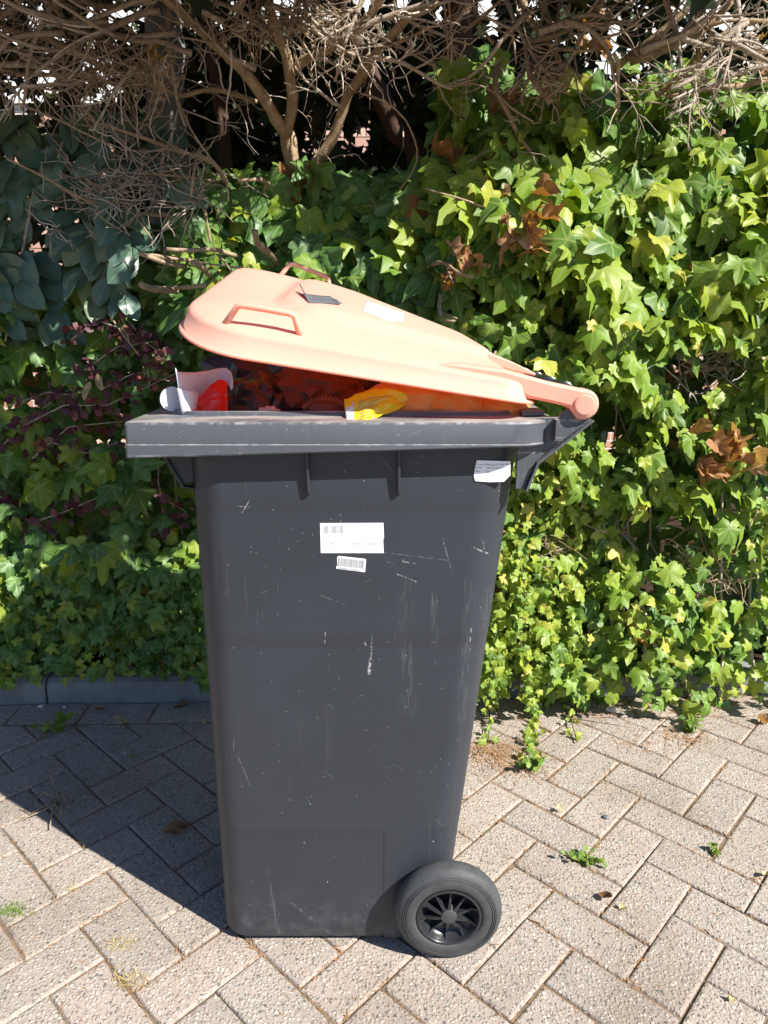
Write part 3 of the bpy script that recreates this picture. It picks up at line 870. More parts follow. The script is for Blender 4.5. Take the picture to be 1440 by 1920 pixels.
def side_bars(parent, px0, px1, py0, py1, n, mat, slope=0.0, seed=1, off=0.0013, skew=0.0):
    rr = random.Random(seed); mb = MB(); x = px0
    w = (px1-px0)/n
    for k in range(n):
        ww = w*rr.choice((0.3, 0.45, 0.6, 0.35)); xx = px0 + k*w; dy = slope*(xx-px0)
        c = [on_side(xx, py0+dy, off), on_side(xx+ww, py0+dy+slope*ww, off), on_side(xx+ww+skew, py1+dy+slope*ww, off), on_side(xx+skew, py1+dy, off)]
        mb.add(c, [(0,1,2,3)])
    return mb.build('barcode', mat, parent, fix=False)
s1 = sticker('label_sticker', 'faded white rectangular sticker with pale print', [(600,981),(719,980.5),(720,1008),(718.5,1012),(719.5,1037),(601.5,1037)], M['sticker_paper'])
side_text(s1, '2247', 609, 1022, 0.0105, M['ink_faint']); side_text(s1, 'PMD 240L', 662, 1022.5, 0.0088, M['ink_faint'])
side_text(s1, 'Container', 609, 1009, 0.0055, M['ink_faint']); side_text(s1, '1785 JG', 609, 1032, 0.0062, M['ink_faint'])
side_bars(s1, 608, 645, 985, 1000, 16, M['ink_faint'], seed=3)
s2 = sticker('barcode_sticker', 'small crooked white barcode sticker', [(635,1042.5),(684,1048),(686.5,1050),(684.5,1073),(631,1066.5),(630,1063),(632.5,1060.5),(632,1045)], M['sticker_paper'])
side_bars(s2, 635, 683, 1045, 1061, 34, M['ink_grey'], slope=0.115, seed=5, skew=-1.0)
side_text(s2, '0000000170205073', 634, 1066.5, 0.0044, M['ink_dark'], rot=-0.115, sx=1.02)
s3 = sticker('product_sticker', 'peeling white product sticker with a torn lower corner', [(894,863),(957,865),(957,891),(945,903),(918,904),(891,902),(888.5,893),(890,880)], M['sticker_paper'], 0.0011)
for (t_, a, b, sz) in (('Productnr.', 894, 872, 0.0034), ('PRODUCTNR', 912, 873, 0.0045), ('10u', 946, 872, 0.0042), ('Artikel', 892, 877.5, 0.0034), ('240 L Kunst. T-C', 912, 879, 0.0042), ('Kleur', 891.5, 884.5, 0.0034), ('grijs', 911, 886, 0.0038), ('Vak nr', 892, 892, 0.0034), ('OVI ZP', 912, 892.5, 0.0042)):
    side_text(s3, t_, a, b, sz, M['ink_dark'] if b < 890 else M['ink_grey'], off=0.0017)
drape('felt_patch', [(561,547),(572,552),(600,556),(618,556),(630,566)], [(578,568),(582,569),(600,569),(615,570),(640,573)], lambda s, t: 0.0015 + 0.012*max(0, 0.25-s)/0.25*(1-t) + 0.003*max(0, s-0.85)/0.15, M['tape_felt'], 0.0014, wav=0.001)['label'] = 'curling dark grey felt patch on the lid'
drape('lid_sticker', [(688,566),(705,570),(730,579),(757,588)], [(680,584),(704,592),(720,600),(754,607)], lambda s, t: 0.0012, M['worn_sticker'], 0.0005)['label'] = 'torn white sticker on the lid'

# ================================================================== RUBBISH IN THE BIN
import bmesh
def crumple(name, label, cat, c, rad, mat, seed, amp=0.22, fq=2.6, sub=4, sharp=22, group=None):
    bm = bmesh.new(); bmesh.ops.create_icosphere(bm, subdivisions=sub, radius=1.0)
    for v in bm.verts:
        d = v.co.normalized()
        q = d*fq + Vector((seed*7.1, seed*3.3, seed*1.7))
        cell = noise.voronoi(q)[0]
        k = 1 + amp*(cell[1]-cell[0])*1.2 - amp*0.5 + 0.5*amp*noise.noise(q*0.6) + 0.25*amp*noise.noise(q*3.1)
        v.co = Vector((d.x*rad[0]*k, d.y*rad[1]*k, d.z*rad[2]*k))
    me = bpy.data.meshes.new(name); bm.to_mesh(me); bm.free()
    me.polygons.foreach_set('use_smooth', [True]*len(me.polygons))
    try: me.set_sharp_from_angle(angle=R(sharp))
    except Exception: pass
    me.materials.append(mat)
    o = link(name, me, None, c)
    return tag(o, label, cat, group) if label else o
def at(px, py, Y, dz=0.0):
    p = P(px, py, Y); p.z += dz; return p
crumple('black_bag', 'crumpled black bag beside the red packet in the bin', 'rubbish bag', at(480,765,0.20), (0.085,0.10,0.062), M['black_film'], 1, 0.30, 2.0)
crumple('black_bag', 'dark reddish brown bag in the middle of the bin', 'rubbish bag', at(590,752,0.24), (0.105,0.12,0.072), M['brown_cloth'], 2, 0.28, 1.8)
crumple('black_bag', 'black bag heaped at the back of the bin below the lid', 'rubbish bag', at(540,735,0.40), (0.20,0.11,0.10), M['black_film'], 3, 0.25, 2.2)
crumple('refuse_heap', 'dark mixed refuse filling the bin under the bags', 'refuse', (-0.05,0.29,0.90), (0.245,0.23,0.10), M['brown_cloth'], 5, 0.2, 3.0)
crumple('orange_bag', 'orange lit plastic bag with a printed barcode behind the yellow wrapper', 'plastic bag', at(775,760,0.110), (0.085,0.06,0.052), M['orange_film'], 6, 0.16, 2.6, sharp=34)
crumple('orange_bag', 'crumpled orange plastic bag in the middle right of the bin', 'plastic bag', at(850,766,0.104), (0.075,0.055,0.048), M['orange_film'], 8, 0.16, 2.6, sharp=34)
crumple('orange_bag', 'orange plastic bag furthest right beside the hinge', 'plastic bag', at(925,773,0.106), (0.065,0.055,0.040), M['orange_film'], 9, 0.16, 2.6, sharp=34)
crumple('red_packet', 'small red packet at the right end of the bin', 'packet', at(912,776,0.075), (0.035,0.02,0.013), M['red_film'], 10, 0.25, 2.2, sharp=16)
crumple('paper_scrap', 'crumpled pale grey scrap at the bin rim', 'paper', at(505,779,0.085), (0.021,0.02,0.016), M['ash_paper'], 12, 0.3, 1.8, 3)
# brown leather piece with pale stitching
sh = thing('stitched_leather', 'dark brown leather piece with pale zigzag stitching', 'leather scrap', at(610,772,0.10))
o = crumple('leather', None, None, (0,0,0), (0.036,0.03,0.022), M['brown_cloth'], 14, 0.12, 1.4); o.parent = sh
mb = MB()
for k in range(16):
    a = R(165 - 9.5*k)
    for q in (0, 1):
        p0 = Vector((0.033*math.cos(a), -0.020+0.004*q, 0.0205*math.sin(a))); p1 = Vector((0.039*math.cos(a-0.09), -0.013+0.006*q, 0.0265*math.sin(a-0.09)))
        mb.tube([p0, (p0+p1)/2+Vector((0,-0.003,0.002)), p1], 0.0008, 4)
mb.build('stitching', M['stitch_thread'], sh)
# white card tray, curled
def loft_sheet(mb, tops, bots, n=8):
    vs_ = []
    for a, b in zip(tops, bots):
        for k in range(n+1): vs_.append(Vector(a).lerp(Vector(b), k/n))
    m = len(tops)
    mb.add(vs_, [(i*(n+1)+k, i*(n+1)+k+1, (i+1)*(n+1)+k+1, (i+1)*(n+1)+k) for i in range(m-1) for k in range(n)])
wc = thing('white_carton', 'torn white card carton curling at the front of the bin', 'carton', at(345,770,0.10))
def wpart(name, mb, mat, **k):
    o = mb.build(name, mat, wc, **k); o.location = -wc.location; return o
mb = MB()
tp = [(328,690,0.052),(332,697,0.055),(345,698,0.070),(365,698,0.100),(390,695,0.125),(412,690,0.135),(426,690,0.130),(434,698,0.115),(437,712,0.100),(437,727,0.095)]
bt = [(341,771,0.052),(346,771,0.055),(352,765,0.070),(366,752,0.100),(388,735,0.125),(408,722,0.135),(420,718,0.130),(427,720,0.115),(431,725,0.100),(434,732,0.095)]
loft_sheet(mb, [P(*q) for q in tp], [P(*q) for q in bt]); wpart('curled_panel', mb, M['white_card'], smooth=True, solid=0.0012)
mb = MB(); loft_sheet(mb, [P(332,728,0.048), P(350,732,0.055), P(372,736,0.075)], [P(341,776,0.048), P(352,776,0.050), P(366,774,0.06)]); wpart('base_panel', mb, M['white_card'], smooth=True, solid=0.0012)
mb = MB(); c = P(323,748,0.075)
ring = [c + Vector((0.0165*math.cos(2*math.pi*k/28), 0.012*math.cos(2*math.pi*k/28), 0.0195*math.sin(2*math.pi*k/28))) for k in range(28)]
mb.loft([ring, [p+Vector((0.0015,-0.002,0)) for p in ring]], True, True); wpart('round_flap', mb, M['white_card'])
# red glossy packet
def film(name, label, cat, tops, bots, mat, wav, seed, nx=26, ny=14, thick=0.0006, fq=5.0, mats=None):
    mb = MB(); vs_ = []
    def ip(l, t):
        t *= len(l)-1; i = min(int(t), len(l)-2); f = t-i
        f = f*f*(3-2*f)*0.4 + f*0.6
        return [lerp(l[i][q], l[i+1][q], f) for q in range(3)]
    for j in range(ny+1):
        for i in range(nx+1):
            s, t = i/nx, j/ny; a, b = ip(tops, s), ip(bots, s)
            p = P(*[lerp(a[q], b[q], t) for q in range(3)])
            cell = noise.voronoi(Vector((s*fq+seed, t*fq*0.7, seed)))[0]
            p += Vector((0, -wav*(cell[1]-cell[0]) + wav*noise.noise(Vector((s*6, t*5, seed))), wav*0.5*noise.noise(Vector((s*5, t*4, seed+9)))))
            vs_.append(p)
    mb.add(vs_, [(j*(nx+1)+i, j*(nx+1)+i+1, (j+1)*(nx+1)+i+1, (j+1)*(nx+1)+i) for j in range(ny) for i in range(nx)])
    o = mb.build(name, mats or mat, None, smooth=True, solid=thick, autosmooth=28)
    return tag(o, label, cat), vs_, nx, ny
film('red_packet', 'shiny red plastic packet inside the white carton', 'packet', [(350,762,0.065),(372,745,0.075),(395,722,0.085),(413,710,0.09),(426,718,0.095)], [(354,778,0.055),(375,779,0.055),(392,779,0.055),(410,779,0.06),(428,779,0.075)], M['red_film'], 0.0055, 3.0, fq=3.0)
yb, yv, ynx, yny = film('yellow_wrapper', 'yellow printed plastic wrapper hanging over the bin rim', 'wrapper',
    [(645,748,0.050),(668,738,0.052),(702,727,0.054),(742,729,0.056),(775,741,0.06)], [(650,799,0.010),(668,801,0.008),(690,791,0.014),(716,778,0.032),(748,770,0.05)], M['yellow_film'], 0.006, 7.0,
    mats=[M['yellow_film'], M['silver_film']])
for p in yb.data.polygons:
    i = p.index % ynx; j = p.index // ynx
    if i < 5 and j > 4 - i*0.3: p.material_index = 1
mb = MB()
for row in range(9):
    t = 0.26 + row*0.075
    s = 0.30
    while s < 0.72 - 0.10*(row % 3 == 2) - 0.03*row:
        w = random.uniform(0.015, 0.05)
        def yp(s_, t_):
            i = min(int(s_*ynx), ynx-1); j = min(int(t_*yny), yny-1); fx, fy = s_*ynx-i, t_*yny-j
            a = yv[j*(ynx+1)+i].lerp(yv[j*(ynx+1)+i+1], fx); b = yv[(j+1)*(ynx+1)+i].lerp(yv[(j+1)*(ynx+1)+i+1], fx)
            return a.lerp(b, fy) + Vector((0,-0.0011,0.0003))
        h = 0.022
        mb.add([yp(s,t), yp(s+w,t), yp(s+w,t+h), yp(s,t+h)], [(0,1,2,3)]); s += w + random.uniform(0.01, 0.02)
mb.build('printed_lines', M['ink_grey'], yb, fix=False)

# ================================================================== VEGETATION
# ---------------- leaf shapes
def fan_leaf(outline, droop=0.2, fold=0.08, wave=0.05, seed=0, rings=(0.5, 1.0), centre=(0.0, 0.0)):
    n = len(outline); vs_ = [(centre[0], centre[1], 0.0)]; fs = []
    for q in rings:
        for (x, y) in outline:
            X, Y = lerp(centre[0], x, q), lerp(centre[1], y, q)
            rr = math.hypot(X, Y)
            z = -droop*rr*rr - fold*0.0 + fold*abs(X)*1.2 + wave*noise.noise(Vector((X*2.6+seed*3.1, Y*2.6, seed*1.7)))*rr
            vs_.append((X, Y, z))
    for i in range(n):
        fs.append((0, 1+i, 1+(i+1) % n))
    for r_ in range(len(rings)-1):
        for i in range(n):
            j = (i+1) % n; fs.append((1+r_*n+i, 1+(r_+1)*n+i, 1+(r_+1)*n+j, 1+r_*n+j))
    v = np.array(vs_); return v, fs, v[:, :2].copy()
def ivy_outline(lob=1.0, wid=1.0, tip=1.0, rr=random):
    half = [(0,1.0*tip),(12,0.80*tip),(22,0.64-0.08*lob),(31,0.56-0.07*lob),(42,0.64),(53,0.80*wid),(63,0.68*wid),(76,0.56-0.06*lob),(88,0.50-0.03*lob),(104,0.54*wid),(117,0.58*wid),(132,0.46),(150,0.36),(168,0.20)]
    pts = []
    for a, r in half: r *= rr.uniform(0.94, 1.06); pts.append((r*math.sin(R(a)), r*math.cos(R(a))))
    left = []
    for a, r in half[1:]: r *= rr.uniform(0.94, 1.06); left.append((-r*math.sin(R(a)), r*math.cos(R(a))))
    return list(reversed([(x, y) for x, y in pts])) [:-1] + [pts[0]] + left if False else [p for p in pts] + list(reversed(left))
def oval_outline(w=0.28, n=9, tipp=0.0):
    r_ = []
    for k in range(n+1):
        t = k/n; r_.append((w*math.sin(math.pi*t)**0.8*(1+0.15*(t-0.5)), t))
    return [(x, y) for x, y in reversed(r_)] + [(-x, y) for x, y in r_[1:-1]]
lr = random.Random(5)
IVY = [fan_leaf(ivy_outline(lr.uniform(-0.8, 1.4), lr.uniform(0.75, 1.15), lr.uniform(0.85, 1.25), lr), lr.uniform(0.05, 0.6), lr.uniform(-0.12, 0.25), lr.uniform(0.2, 0.75), k) for k in range(16)]
YOUNG = [fan_leaf(ivy_outline(lr.uniform(-0.9, 0.6), lr.uniform(0.7, 1.0), lr.uniform(0.8, 1.1), lr), lr.uniform(0.1, 0.7), lr.uniform(0.0, 0.4), lr.uniform(0.2, 0.8), k+20) for k in range(10)]
OVAL = [fan_leaf(oval_outline(lr.uniform(0.24, 0.32)), lr.uniform(0.08, 0.4), lr.uniform(0.1, 0.35), 0.12, k+40, (0.55, 1.0), (0.0, 0.5)) for k in range(6)]
ROUND = [fan_leaf(oval_outline(0.36, 5), 0.2, 0.1, 0.2, k+60, (1.0,), (0.0, 0.5)) for k in range(3)]
CURL = [fan_leaf(ivy_outline(0.6, 0.9, 1.0, lr), lr.uniform(-0.7, 0.9), lr.uniform(0.5, 1.0), 1.1, k+80) for k in range(6)]
DRY = [fan_leaf(oval_outline(lr.uniform(0.2, 0.3), 7), lr.uniform(-0.5, 0.5), lr.uniform(0.3, 0.9), 0.6, k+90, (0.5, 1.0), (0.0, 0.5)) for k in range(5)]
FLAKE = [fan_leaf([(0.0,1.0),(0.10,0.8),(0.34,0.78),(0.14,0.58),(0.40,0.48),(0.15,0.32),(0.22,0.14),(0.0,0.0),(-0.22,0.16),(-0.13,0.34),(-0.38,0.46),(-0.14,0.60),(-0.30,0.80),(-0.09,0.82)], 0.2, 0.2, 0.2, k+100, (1.0,), (0.0, 0.5)) for k in range(3)]
WEED = [fan_leaf([(0.0,1.0),(0.13,0.86),(0.26,0.80),(0.22,0.62),(0.36,0.50),(0.28,0.32),(0.16,0.12),(0,0),(-0.16,0.12),(-0.28,0.32),(-0.36,0.50),(-0.22,0.62),(-0.26,0.80),(-0.13,0.86)], 0.25, 0.3, 0.2, k+120, (1.0,), (0.0, 0.5)) for k in range(4)]
SHAPES = {'ivy': IVY, 'young': YOUNG, 'oval': OVAL, 'round': ROUND, 'curl': CURL, 'dry': DRY, 'flake': FLAKE, 'weed': WEED}
_lm = {}
def leaf_mesh(shape, k, mat):
    key = (shape, k, mat)
    if key not in _lm:
        v, fs, uv = SHAPES[shape][k]
        me = bpy.data.meshes.new('leaf'); me.from_pydata(v.tolist(), [], fs)
        ul = me.uv_layers.new(name='UVMap')
        li = np.empty(len(me.loops), dtype=np.int32); me.loops.foreach_get('vertex_index', li)
        ul.data.foreach_set('uv', uv[li].ravel())
        me.polygons.foreach_set('use_smooth', [True]*len(me.polygons))
        me.materials.append(M[mat]); me.update(); _lm[key] = me
    return _lm[key]
def frame(nrm, tip):
    n = Vector(nrm).normalized(); t = Vector(tip); t = t - n*t.dot(n)
    if t.length < 1e-4: t = n.orthogonal()
    t.normalize(); x = t.cross(n)
    return Matrix((x, t, n)).transposed()
def rleaf(shape, mat, pos, nrm, tip, scale):
    return (shape, random.randrange(len(SHAPES[shape])), mat, Vector(pos), frame(nrm, tip), scale)
def leaf_objects(leaves, name, parent):
    off = parent.location
    for (sh_, k, mat, pos, fr, sc) in leaves:
        o = link(name, leaf_mesh(sh_, k, mat), parent)
        m = fr.to_4x4() @ Matrix.Scale(sc, 4); m.translation = pos - off
        o.matrix_local = m
def leaf_mass(leaves, name, parent, kind='stuff'):
    if not leaves: return None
    mats = []; V, F, U, MI = [], [], [], []; base = 0
    for (sh_, k, mat, pos, fr, sc) in leaves:
        v, fs, uv = SHAPES[sh_][k]
        if mat not in mats: mats.append(mat)
        mi = mats.index(mat)
        V.append((v*sc) @ np.array(fr).T + np.array(pos - (parent.location if parent else Vector())))
        F += [tuple(i+base for i in f) for f in fs]; MI += [mi]*len(fs); U.append(uv); base += len(v)
    V = np.concatenate(V); U = np.concatenate(U)
    me = bpy.data.meshes.new(name); me.from_pydata(V.tolist(), [], F)
    ul = me.uv_layers.new(name='UVMap')
    li = np.empty(len(me.loops), dtype=np.int32); me.loops.foreach_get('vertex_index', li)
    ul.data.foreach_set('uv', U[li].ravel())
    me.polygons.foreach_set('use_smooth', [True]*len(me.polygons))
    for m in mats: me.materials.append(M[m])
    me.polygons.foreach_set('material_index', MI); me.update()
    o = link(name, me, parent)
    return tag(o, kind=kind)

# ---------------- where the ivy's outer surface stands
def interp(v, pts):
    if v <= pts[0][0]: return pts[0][1]
    for (a, b), (c, d) in zip(pts, pts[1:]):
        if v <= c: return lerp(b, d, (v-a)/(c-a))
    return pts[-1][1]
def smoothstep(a, b, v):
    t = max(0, min(1, (v-a)/(b-a))); return t*t*(3-2*t)
def hedge_y(px, py):
    left = interp(py, [(-100,1.35),(300,1.30),(450,1.20),(700,1.13),(950,1.06),(1150,1.00),(1270,0.94)])
    mid = interp(py, [(280,1.24),(340,1.18),(400,1.14),(480,1.10),(560,1.06),(800,1.05),(1270,0.96)])
    right = interp(py, [(-50,1.35),(80,1.28),(200,1.12),(330,0.98),(500,0.90),(700,0.88),(850,0.90),(1000,0.95),(1120,0.92),(1250,0.875),(1340,0.860)])
    y = lerp(left, mid, smoothstep(330, 480, px)); y = lerp(y, right, smoothstep(760, 940, px))
    return y + 0.085*fbm(px*0.006, py*0.006, 3.3)
HOLES = [(1310,690,130,60),(1240,1000,110,55),(1150,790,70,60),(1370,1100,80,40),(710,310,110,45),(1400,250,60,60),(60,700,60,50),(190,780,90,60),(300,900,50,50),(1290,860,60,35)]
def hole(px, py):
    return max(0.0, max(1.0 - math.hypot((px-a)/c, (py-b)/d) for a, b, c, d in HOLES))
def ivy_zone(px, py):
    """is there ivy here at all"""
    if px > 820: 
        top = interp(px, [(820,130),(900,60),(1000,150),(1100,150),(1200,120),(1440,150),(1700,130)])
        return py > top
    if px > 330: return py > interp(px, [(330,380),(420,335),(500,318),(600,315),(700,335),(820,280)])
    if px > -400: return py > interp(px, [(-400,500),(0,560),(130,520),(200,480),(330,420)])
    return py > 500
def bottom_edge(px): return 1282 + 14*math.sin(px*0.021) + 12*math.sin(px*0.057+1) + (44*smoothstep(850, 960, px)) + (14 if 900 < px < 1080 else 0)
def behind_bin(px, py):
    return (375 < px < 950 and py > 790) or (330 < px < 1000 and 560 + 0.25*max(0, px-450) < py < 830)

plants = {'right': [], 'left': [], 'mid': []}
def add_ivy(px, py, layer, big):
    Y = hedge_y(px, py) + layer
    h = hole(px, py)
    if h > 0.25: Y += 0.22*min(1, h*1.6)
    pos = P(px, py, Y)
    zmin = 0.012 if pos.y < kerb_y(pos.x) - 0.04 else 0.085
    if pos.z < zmin: pos.z = zmin + random.random()*0.03
    k = fbm(px*0.008+7, py*0.008, 1.0)
    zone = 'right' if px > 850 else ('mid' if px > 390 else 'left')
    if zone == 'left':
        size = interp(py, [(450,0.078),(700,0.066),(900,0.064),(1050,0.052),(1150,0.036),(1270,0.029)])
    elif zone == 'mid': size = interp(py, [(330,0.078),(500,0.080),(800,0.06)])
    else: size = interp(py, [(100,0.082),(350,0.080),(520,0.070),(700,0.056),(900,0.052),(1100,0.048),(1280,0.040)])
    size *= random.choice((random.uniform(0.45, 0.9), random.uniform(0.75, 1.2), random.uniform(0.9, 1.4)))
    yellow = interp(py, [(200,0.18),(400,0.34),(800,0.44),(1200,0.46)]) if zone == 'right' else (0.25 if zone == 'left' and py > 1080 else 0.04)
    if zone == 'right' and 940 < px < 1090 and py > 820: yellow = 0.68; size *= 0.8
    yellow += 0.5*k
    if layer > 0.15: size = max(size, 0.06)*1.25
    if layer > 0.08 or h > 0.3: mat, shp = 'ivy_shade', 'ivy'  # deep and hollow leaves take the copy with shade in its colour
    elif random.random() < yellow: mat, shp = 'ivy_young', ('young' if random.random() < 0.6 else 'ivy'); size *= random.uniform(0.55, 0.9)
    elif zone != 'right' and random.random() < 0.75: mat, shp = 'ivy_shade', 'ivy'  # most leaves outside the sunlit side take that darker copy too
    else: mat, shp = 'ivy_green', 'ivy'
    n = Vector((0.26 + random.gauss(0, 0.42), -0.8 + random.gauss(0, 0.22), 0.60 + random.gauss(0, 0.42)))
    tip = Vector((random.gauss(0, 0.62), -0.25 + random.gauss(0, 0.3), -1 + random.gauss(0, 0.35)))
    if random.random() < 0.12: tip = Vector((random.gauss(0, 1), -0.3, random.gauss(0.2, 0.6)))
    if random.random() < 0.022 and layer > -0.02: mat, shp = 'dead_leaf', 'curl'
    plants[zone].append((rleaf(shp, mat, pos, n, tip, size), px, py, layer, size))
def scatter(n, x0, x1, y0, y1, layer_lo, layer_hi, thin=1.0):
    c = 0
    while c < n:
        px, py = random.uniform(x0, x1), random.uniform(y0, y1); c += 1
        if not ivy_zone(px, py) or py > bottom_edge(px): continue
        h = hole(px, py)
        if layer_lo < 0.06 and random.random() < h*1.8: continue
        add_ivy(px, py, random.uniform(layer_lo, layer_hi), 1)
scatter(1150, 820, 1560, 60, 1325, -0.06, 0.05)
scatter(900, 820, 1560, 60, 1325, 0.05, 0.16)
scatter(420, 820, 1560, 40, 1290, 0.16, 0.34)
scatter(260, 1560, 1950, 100, 1290, -0.05, 0.25)
scatter(620, 820, 1700, 520, 1300, 0.16, 0.42)
scatter(520, 820, 1700, 80, 1300, 0.34, 0.60)
scatter(300, -300, 420, 420, 1280, 0.25, 0.5)
scatter(1000, 850, 1500, 330, 1330, -0.08, 0.02)
scatter(420, 930, 1090, 790, 1300, -0.10, 0.03)
scatter(640, 310, 870, 290, 620, -0.05, 0.08)
scatter(260, 310, 870, 330, 620, 0.08, 0.3)
scatter(150, 390, 850, 800, 1280, -0.02, 0.2)
scatter(800, -120, 400, 420, 1290, -0.05, 0.06)
scatter(420, -120, 400, 420, 1275, 0.06, 0.28)
scatter(820, -120, 400, 1020, 1285, -0.06, 0.05)
scatter(200, -450, -120, 450, 1280, -0.05, 0.2)
# clusters of dead leaves caught in the ivy
for (cx, cy, rx, ry, n) in ((985,440,50,46,13),(1370,845,60,52,18),(870,455,34,44,4),(830,520,24,30,3),(1110,60,50,30,5),(1425,100,25,40,5)):
    for _ in range(n):
        px, py = cx+random.gauss(0, rx*0.5), cy+random.gauss(0, ry*0.5)
        pos = P(px, py, hedge_y(px, py)-0.095+random.uniform(-0.02, 0.03))
        leaf = rleaf('curl', 'dead_leaf', pos, (random.gauss(0.2,0.6), -0.6, random.gauss(0.4,0.6)), (random.gauss(0,0.8), -0.2, -0.8), random.uniform(0.025, 0.06))
        plants['right' if px > 850 else 'mid'].append((leaf, px, py, -0.08, 0.08))

ivy_r = thing('ivy_plant', 'sunlit green and yellow ivy covering the hedge right of the bin', 'ivy', (1.0, 1.0, 0.05))
ivy_l = thing('ivy_plant', 'shaded ivy climbing up from the kerb left of the bin', 'ivy', (-0.8, 1.0, 0.05))
ivy_m = thing('ivy_plant', 'large leaved shaded ivy mound rising behind the bin lid', 'ivy', (0.0, 1.1, 0.05))
for zone, root in (('right', ivy_r), ('left', ivy_l), ('mid', ivy_m)):
    L = plants[zone]
    def prio(q):
        leaf, px, py, layer, size = q
        if px < -20 or px > 1460 or py < -20 or py > 1400 or behind_bin(px, py): return -1
        return size - 0.55*layer
    L.sort(key=prio, reverse=True)
    n = 295 if zone != 'mid' else 150
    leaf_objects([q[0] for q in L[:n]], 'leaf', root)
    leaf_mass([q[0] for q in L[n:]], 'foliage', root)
# vines: woody stems running up through the leaves
def vine_pts(px0, py0, px1, py1, off, n=9):
    pts = []
    for k in range(n):
        t = k/(n-1); px = lerp(px0, px1, t)+random.gauss(0, 9); py = lerp(py0, py1, t)+random.gauss(0, 7)
        pts.append(P(px, py, hedge_y(px, py)+off+random.gauss(0, 0.012)))
    return pts
for root, spans in ((ivy_r, [(1000,1290,960,860),(1250,1280,1180,700),(1400,1280,1380,500),(1120,1280,1150,900),(880,700,920,250),(1300,600,1240,200)]), (ivy_l, [(60,1250,40,800),(250,1250,280,700),(330,1200,350,640)]), (ivy_m, [(480,560,500,360),(640,560,600,370),(760,560,800,330)])):
    mb = MB()
    for s in spans:
        for _ in range(3):
            q = [a+random.gauss(0, 40) for a in s]; pts = vine_pts(*q, 0.13)
            mb.tube([p-root.location for p in pts], [lerp(0.006, 0.002, k/8) for k in range(9)], 5)
    tag(mb.build('vine_stems', M['twig'], root, smooth=True), kind='stuff')

# ---------------- ivy trailing on to the pavers beside the bin
tr = thing('ivy_plant', 'thin ivy strand trailing down on to the pavers right of the bin', 'ivy', G(1000, 1400))
lv = []
def strand(pts, dens, size, mats):
    mb = MB(); mb.tube([p - tr.location for p in pts], 0.0022, 5); mb.build('stem', M['stem'], tr, smooth=True)
    for a, b in zip(pts, pts[1:]):
        m = max(1, int((b-a).length*dens))
        for k in range(m):
            p = a.lerp(b, (k+random.random())/m) + Vector((random.gauss(0,0.012), random.gauss(-0.004,0.008), random.gauss(0.004,0.006)))
            p.z = max(p.z, 0.012)
            lv.append(rleaf('young', random.choice(mats), p, (random.gauss(0.1,0.5), -0.7, random.gauss(0.6,0.3)), (random.gauss(0,0.8), -0.3, random.gauss(-0.6,0.5)), size*random.uniform(0.65,1.25)))
strand([P(970,1010,0.82), P(985,1120,0.80), P(975,1200,0.80), P(995,1260,0.79), P(990,1300,0.78), G(1003,1345)+Vector((0,0,0.012)), G(1000,1400)+Vector((0,0,0.012)), G(998,1425)+Vector((0,0,0.015))], 120, 0.020, ['ivy_young','ivy_green'])
strand([P(1090,1270,0.86), G(1075,1320)+Vector((0,0,0.02)), G(1072,1365)+Vector((0,0,0.015)), G(1082,1396)+Vector((0,0,0.008))], 60, 0.015, ['ivy_young'])
strand([P(930,1180,0.80), P(925,1270,0.74), G(918,1340)+Vector((0,0,0.03)), G(915,1395)+Vector((0,0,0.012))], 80, 0.018, ['ivy_young','ivy_green'])
leaf_objects(lv[:298], 'leaf', tr)

# ---------------- blue-green shrub with oval leaves
ov = thing('oval_leaf_shrub', 'blue green shrub with large oval leaves at upper left', 'shrub', (-1.0, 1.2, 0.05))
lv = []
stems = [[(10,640),(40,480),(70,330),(60,200)], [(180,560),(130,420),(110,290),(150,180)], [(260,480),(210,380),(190,260),(180,190)], [(-30,500),(10,380),(30,260),(20,190)], [(110,620),(90,560),(60,470)], [(230,560),(190,470),(150,400)], [(-60,640),(-20,560),(-10,450)], [(330,330),(290,270),(250,220)]]
for st in stems:
    Y0 = random.uniform(0.98, 1.12)
    pts = [P(x, y, Y0 + 0.03*k) for k, (x, y) in enumerate(st)]
    mb = MB(); mb.tube([p-ov.location for p in pts], [0.003, 0.0045, 0.006, 0.007][:len(pts)], 6); mb.build('stem', M['twig'], ov, smooth=True)
    for a, b in zip(pts, pts[1:]):
        for k in range(7):
            p = a.lerp(b, (k+random.random())/7)
            az = random.uniform(0, 2*math.pi)
            out = Vector((math.cos(az), -abs(math.sin(az))*0.8, random.uniform(-1.2, -0.1)))
            nrm = Vector((random.gauss(0,0.45), -0.9, 0.55+random.gauss(0,0.4)))
            lv.append(rleaf('oval', 'oval_leaf', p, nrm, out, random.uniform(0.075, 0.135)))
leaf_objects(lv, 'leaf', ov)

